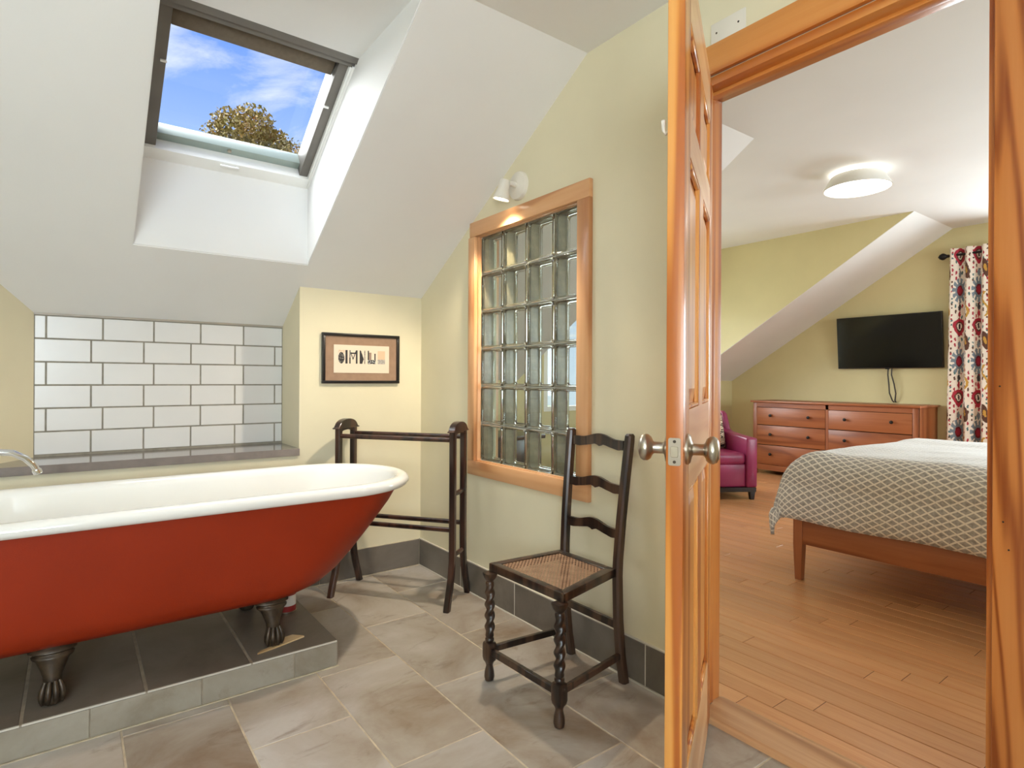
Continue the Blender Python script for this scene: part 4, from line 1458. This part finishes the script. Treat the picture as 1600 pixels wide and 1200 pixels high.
# ------------------------------------------------------------------ armchair
ac = thing('armchair', 'magenta leather armchair with dark block legs beside the dresser', 'armchair', (4.973, 3.473, 0), radians(-31.7))
def acm(name, bm, mat=M_LEATH, bev=0.02, **k):
    return mk(name, bm, mat, ac, local=True, bev=bev, seg=3, **k)
for x in (-0.34, 0.29):
    for y in (-0.345, 0.31):
        bm = B()
        loft(bm, [[(x + a * 0.05 + (0.008 if zz == 0 else 0) * (1 - 2 * a), y + b_ * 0.05 + (0.008 if zz == 0 else 0) * (1 - 2 * b_), zz) for a, b_ in ((0, 0), (1, 0), (1, 1), (0, 1))] for zz in (0, 0.085)])
        mk('leg', bm, M_ESPR, ac, local=True)
mk('base_frame', bx(-0.345, -0.35, 0.075, 0.345, 0.355, 0.115), M_ESPR, ac, local=True)
acm('seat_base', bx(-0.255, -0.335, 0.115, 0.255, 0.30, 0.335))
acm('seat_cushion', bx(-0.250, -0.345, 0.325, 0.250, 0.22, 0.435), bev=0.035)
for s in (-1, 1):
    bm = B()
    xa, xb = (0.25, 0.355) if s > 0 else (-0.355, -0.25)
    prism(bm, [(xa, -0.355, 0.115), (xa, -0.355, 0.575), (xa, -0.10, 0.585), (xa, 0.12, 0.60), (xa, 0.22, 0.63), (xa, 0.36, 0.66), (xa, 0.36, 0.115)], (xb - xa, 0, 0))
    acm('arm', bm, bev=0.018)
bm = B()
prism(bm, [(-0.26, 0.20, 0.30), (-0.30, 0.24, 0.62), (-0.29, 0.29, 0.78), (-0.29, 0.31, 0.80), (-0.29, 0.39, 0.79), (-0.29, 0.36, 0.115), (-0.26, 0.25, 0.115)], (0.58, 0, 0))
acm('backrest', bm, bev=0.02)
for s in (-1, 1):
    bm = B()
    xa = 0.29 if s > 0 else -0.345
    prism(bm, [(xa, 0.16, 0.60), (xa, 0.20, 0.68), (xa, 0.25, 0.77), (xa, 0.30, 0.795), (xa, 0.385, 0.79), (xa, 0.375, 0.55), (xa, 0.20, 0.55)], (0.055, 0, 0))
    acm('wing', bm, bev=0.015)
# animal print cushion
m, t, p = pbr('animal_print')
v = coords(t)
nn = t.noise(t.mapped(v, (1.0, 1.0, 2.2)), 7, 2, 0.5, 1.6)
ww = t.m('FRACT', t.m('MULTIPLY', nn, 9.0))
t.l(t.ramp(ww, [(0.36, lin(52, 36, 28)), (0.46, lin(222, 200, 168)), (0.9, lin(230, 214, 190)), (0.96, lin(168, 104, 52))]), p.inputs['Base Color'])
p.inputs['Roughness'].default_value = 0.9
bm = B()
CMX = Matrix.Translation((4.973, 3.473, 0)) @ Matrix.Rotation(radians(-31.7), 4, 'Z') @ Matrix.Translation((0.06, 0.10, 0.60)) @ Matrix.Rotation(radians(-18), 4, 'X')
n = 16
for sgn in (1, -1):
    g = [[bm.verts.new(CMX @ Vector(((i / n - 0.5) * 0.36 * (1 - 0.10 * (1 - abs(j / n * 2 - 1)) * 0), sgn * 0.075 * (max(0, 1 - (2 * i / n - 1) ** 4) * max(0, 1 - (2 * j / n - 1) ** 4)) ** 0.6, (j / n - 0.5) * 0.34))) for i in range(n + 1)] for j in range(n + 1)]
    for j in range(n):
        for i in range(n):
            bm.faces.new((g[j][i], g[j][i + 1], g[j + 1][i + 1], g[j + 1][i]))
bmesh.ops.remove_doubles(bm, verts=bm.verts[:], dist=1e-4)
tag(mk('cushion', bm, m, smooth=True, ang=80), 'cream and dark striped animal print cushion on the magenta armchair', 'cushion')

# ------------------------------------------------------------------ curtains
BASE = lin(232, 220, 206)
RED_, DRED, GRYB, TEAL, GOLD, BRN, BLKB = lin(168, 40, 58), lin(118, 26, 40), lin(120, 132, 142), lin(70, 108, 108), lin(192, 146, 62), lin(88, 54, 40), lin(58, 52, 54)


def ikat(a, zz):
    """woven ikat print: a = metres across, zz = metres down"""
    a += 0.006 * noise.noise(Vector((zz * 55, a * 8, 0)))
    P_ = 0.27
    q = (a / P_) % 1.0
    dxm = (q - 0.5) * P_                       # from the big motif column
    k = zz / 0.70
    # red hearts and grey palmettes alternate
    dz1 = ((k % 1.0) - 0.5) * 0.70
    dz2 = (((k + 0.5) % 1.0) - 0.5) * 0.70
    w = 0.070 * (1 - 0.55 * max(0, dz1) / 0.10) if dz1 > 0 else 0.070
    r = math.hypot(dxm / max(w, 0.01), (dz1 + 0.0) / (0.105 if dz1 > 0 else 0.070))
    if r < 1:
        if r < 0.30: return BLKB if abs(dxm) < 0.008 else BASE
        if r < 0.42: return BASE
        if r < 0.60: return BRN
        return RED_
    if abs(dxm) < 0.016 * (1 - abs(dz1 + 0.115) / 0.045): return RED_
    r2 = math.hypot(dxm / 0.080, dz2 / 0.125)
    if r2 < 1:
        if r2 < 0.28: return RED_
        if r2 < 0.42: return DRED
        ang = math.atan2(dz2 / 0.125, dxm / 0.08)
        if r2 > 0.62 and (ang * 11 / (2 * pi)) % 1.0 < 0.36: return BASE
        return GRYB
    if abs(dxm) < 0.020 * (1 - abs(abs(dz2) - 0.165) / 0.045): return BLKB if dz2 > 0 else GRYB
    # side column: gold hooks and brown paisleys
    q2 = ((a / P_ + 0.5) % 1.0 - 0.5) * P_
    d3 = (((zz / 0.70 + 0.28) % 1.0) - 0.5) * 0.70
    if abs(q2 - 0.028 * sin(d3 * 26)) < 0.011 and abs(d3) < 0.12: return GOLD
    d4 = (((zz / 0.70 + 0.78) % 1.0) - 0.5) * 0.70
    r4 = math.hypot((q2 - 0.2 * d4) / 0.034, d4 / 0.09)
    if r4 < 1: return GOLD if r4 < 0.4 else BRN
    # scattered drops
    ci, cj = math.floor(a / 0.036), math.floor(zz / 0.055)
    fx_, fz_ = (a / 0.036) % 1 - 0.5, (zz / 0.055 + 0.5 * (ci % 2)) % 1 - 0.5
    if (fx_ / 0.24) ** 2 + (fz_ / 0.34) ** 2 < 1 and (ci + 2 * cj) % 3:
        return (RED_, TEAL, BRN, RED_)[(ci * 3 + cj) % 4]
    return BASE


M_IKAT = attr_mat('ikat_cotton', 0.85)


def curtain(name, label, base, dvec, nvec, width, z0, z1, folds, amp, phase, nx=170, nz=430):
    """pleated panel from base along dvec (horizontal); nvec = into the room"""
    base, dvec, nvec = Vector(base), Vector(dvec), Vector(nvec)
    root = thing(name, label, 'curtain', base)
    arc = [0.0]
    def off(u):
        return amp * sin(2 * pi * folds * u + phase) + 0.25 * amp * sin(4 * pi * folds * u + 1.3)
    for i in range(nx):
        arc.append(arc[-1] + math.hypot(width / nx, off((i + 1) / nx) - off(i / nx)))
    def pos(u, v):
        flare = 1.0 + 0.10 * (1 - v)
        o_ = off(u) * (0.75 + 0.35 * (1 - v))
        return base + dvec * (width * (u - 0.5) * flare) + nvec * o_ + Vector((0, 0, z0 + (z1 - z0) * v))
    def colf(u, v):
        return ikat(arc[min(nx, int(u * nx))] + 0.02, (z1 - z0) * (1 - v) + 0.28)
    c = color_grid('fabric', nx, nz, pos, colf, M_IKAT, root)
    for f in c.data.polygons:
        f.use_smooth = True
    return root


RZ = 2.365
curtain('curtain', 'cream ikat curtain with red and grey motifs beside the television', (XT - 0.095, 1.80, 0), (0, -1, 0), (-1, 0, 0), 0.52, 0.03, 2.43, 4.0, 0.045, 0.4)
rod = thing('curtain_rod', 'black iron curtain rod with ball finial on the gable wall', 'curtain rod', (XT - 0.095, 1.1, RZ))
bm = B(); tube(bm, [(XT - 0.095, 2.08, RZ), (XT - 0.095, 0.15, RZ)], 0.012, 12); mk('rod', bm, M_BLACKM, rod, smooth=True)
for s, y in ((1, 2.075), (-1, 0.155)):
    bm = B()
    lathe(bm, [(0.012, 0.0), (0.018, 0.006), (0.013, 0.014), (0.022, 0.024), (0.033, 0.042), (0.034, 0.056), (0.024, 0.076), (0.008, 0.088), (0.002, 0.092)], 18, axis_m((XT - 0.095, y, RZ), (0, s, 0)))
    mk('finial', bm, M_BLACKM, rod, smooth=True)
    bm = B(); tube(bm, [(XT - 0.095, y - s * 0.035, RZ), (XT - 0.001, y - s * 0.035, RZ)], 0.009, 10)
    lathe(bm, [(0.03, 0), (0.028, 0.006)], 16, axis_m((XT, y - s * 0.035, RZ), (-1, 0, 0)))
    mk('bracket', bm, M_BLACKM, rod, smooth=True)

# ------------------------------------------------------------------ bedroom ceiling lamp
LC = Vector((4.64, 1.945, ZB))
lm = thing('ceiling_lamp', 'white drum ceiling lamp glowing on the bedroom ceiling', 'ceiling lamp', LC)
bm = B(); lathe(bm, [(0.12, -0.03), (0.12, -0.001)], 32, Matrix.Translation(LC)); mk('mount', bm, M_HALO, lm, smooth=True)
bm = B(); lathe(bm, [(0.170, -0.026), (0.172, -0.026), (0.224, -0.116), (0.226, -0.124), (0.218, -0.124), (0.167, -0.030)], 48, Matrix.Translation(LC), cap=False)
mk('shade', bm, M_WHITE, lm, smooth=True)
bm = B(); lathe(bm, [(0.216, -0.114), (0.216, -0.120), (0.001, -0.1205)], 48, Matrix.Translation(LC)); mk('diffuser', bm, M_DIFF, lm, smooth=True)

# ------------------------------------------------------------------ outside: autumn tree and lawn
mk('ground', bx(-60, 5.5, -3.2, 60, 90, -3.0), M_GRASS, kind='structure')
TD = Vector((0.599 - 0.461 * 0.8007, 0.8007 + 0.461 * 0.599, 0))
TP = TD * 15.0
tree = thing('maple_tree', 'autumn tree with orange green leaves seen through the skylight', 'tree', (TP.x, TP.y, -3.0))
bm = B()
tube(bm, [(TP.x, TP.y, -3.0), (TP.x + 0.1, TP.y, 0), (TP.x, TP.y, 3.6), (TP.x - 0.1, TP.y, 6.8)], [0.3, 0.24, 0.16, 0.05], 10)
for k in range(9):
    a = k * 2.4
    h = 3.0 + 0.35 * k
    tube(bm, [(TP.x, TP.y, h), (TP.x + 0.6 * cos(a), TP.y + 0.6 * sin(a), h + 0.6), (TP.x + 1.2 * cos(a), TP.y + 1.2 * sin(a), h + 1.4)], [0.08, 0.05, 0.02], 6)
mk('trunk', bm, M_BARK, tree, smooth=True)
vs_, fs_ = [], []
rt_ = Vector((0.8007, -0.599, 0))
clumps = [(0.0, 0, 5.9, 0.75), (-0.55, 0.2, 5.75, 0.65), (-0.95, -0.1, 5.5, 0.55), (0.5, 0.1, 5.65, 0.65), (0.95, 0.0, 5.35, 0.6), (1.3, 0.1, 5.0, 0.55), (0.2, -0.3, 6.15, 0.5), (-0.35, 0.0, 6.2, 0.5), (0.72, 0.3, 5.85, 0.42),
          (0, 0, 4.8, 1.2), (-0.8, 0.3, 4.6, 0.9), (0.8, -0.3, 4.4, 1.0), (1.4, 0.2, 4.2, 0.8), (-1.3, 0.0, 4.6, 0.6), (0.3, 0.5, 3.6, 1.1), (-0.7, -0.5, 3.6, 1.0), (0.9, 0.4, 3.2, 0.9)]
for (ox, oy, oz, cr) in clumps:
    for k in range(int(1500 * cr)):
        d = Vector((random.gauss(0, 1), random.gauss(0, 1), random.gauss(0, 1))).normalized() * cr * random.uniform(0.55, 1.06)
        c = TP + rt_ * (ox * 1.08 + 0.05) + TD.normalized() * oy + Vector((0, 0, oz + 1.3)) + d
        s = random.uniform(0.025, 0.055)
        a = Vector((random.gauss(0, 1), random.gauss(0, 1), random.gauss(0, 1))).normalized()
        b = a.cross(Vector((random.gauss(0, 1), random.gauss(0, 1), random.gauss(0, 1)))).normalized()
        i0 = len(vs_)
        vs_ += [c - a * s * 1.3, c - b * s * 0.7, c + a * s * 1.3, c + b * s * 0.7]
        fs_.append((i0, i0 + 1, i0 + 2, i0 + 3))
me = bpy.data.meshes.new('foliage')
inv = WM[tree.name].inverted()
me.from_pydata([inv @ v for v in vs_], [], fs_)
me.materials.append(M_LEAFS)
fo = bpy.data.objects.new('foliage', me)
finish(fo, tree)
fo['kind'] = 'stuff'
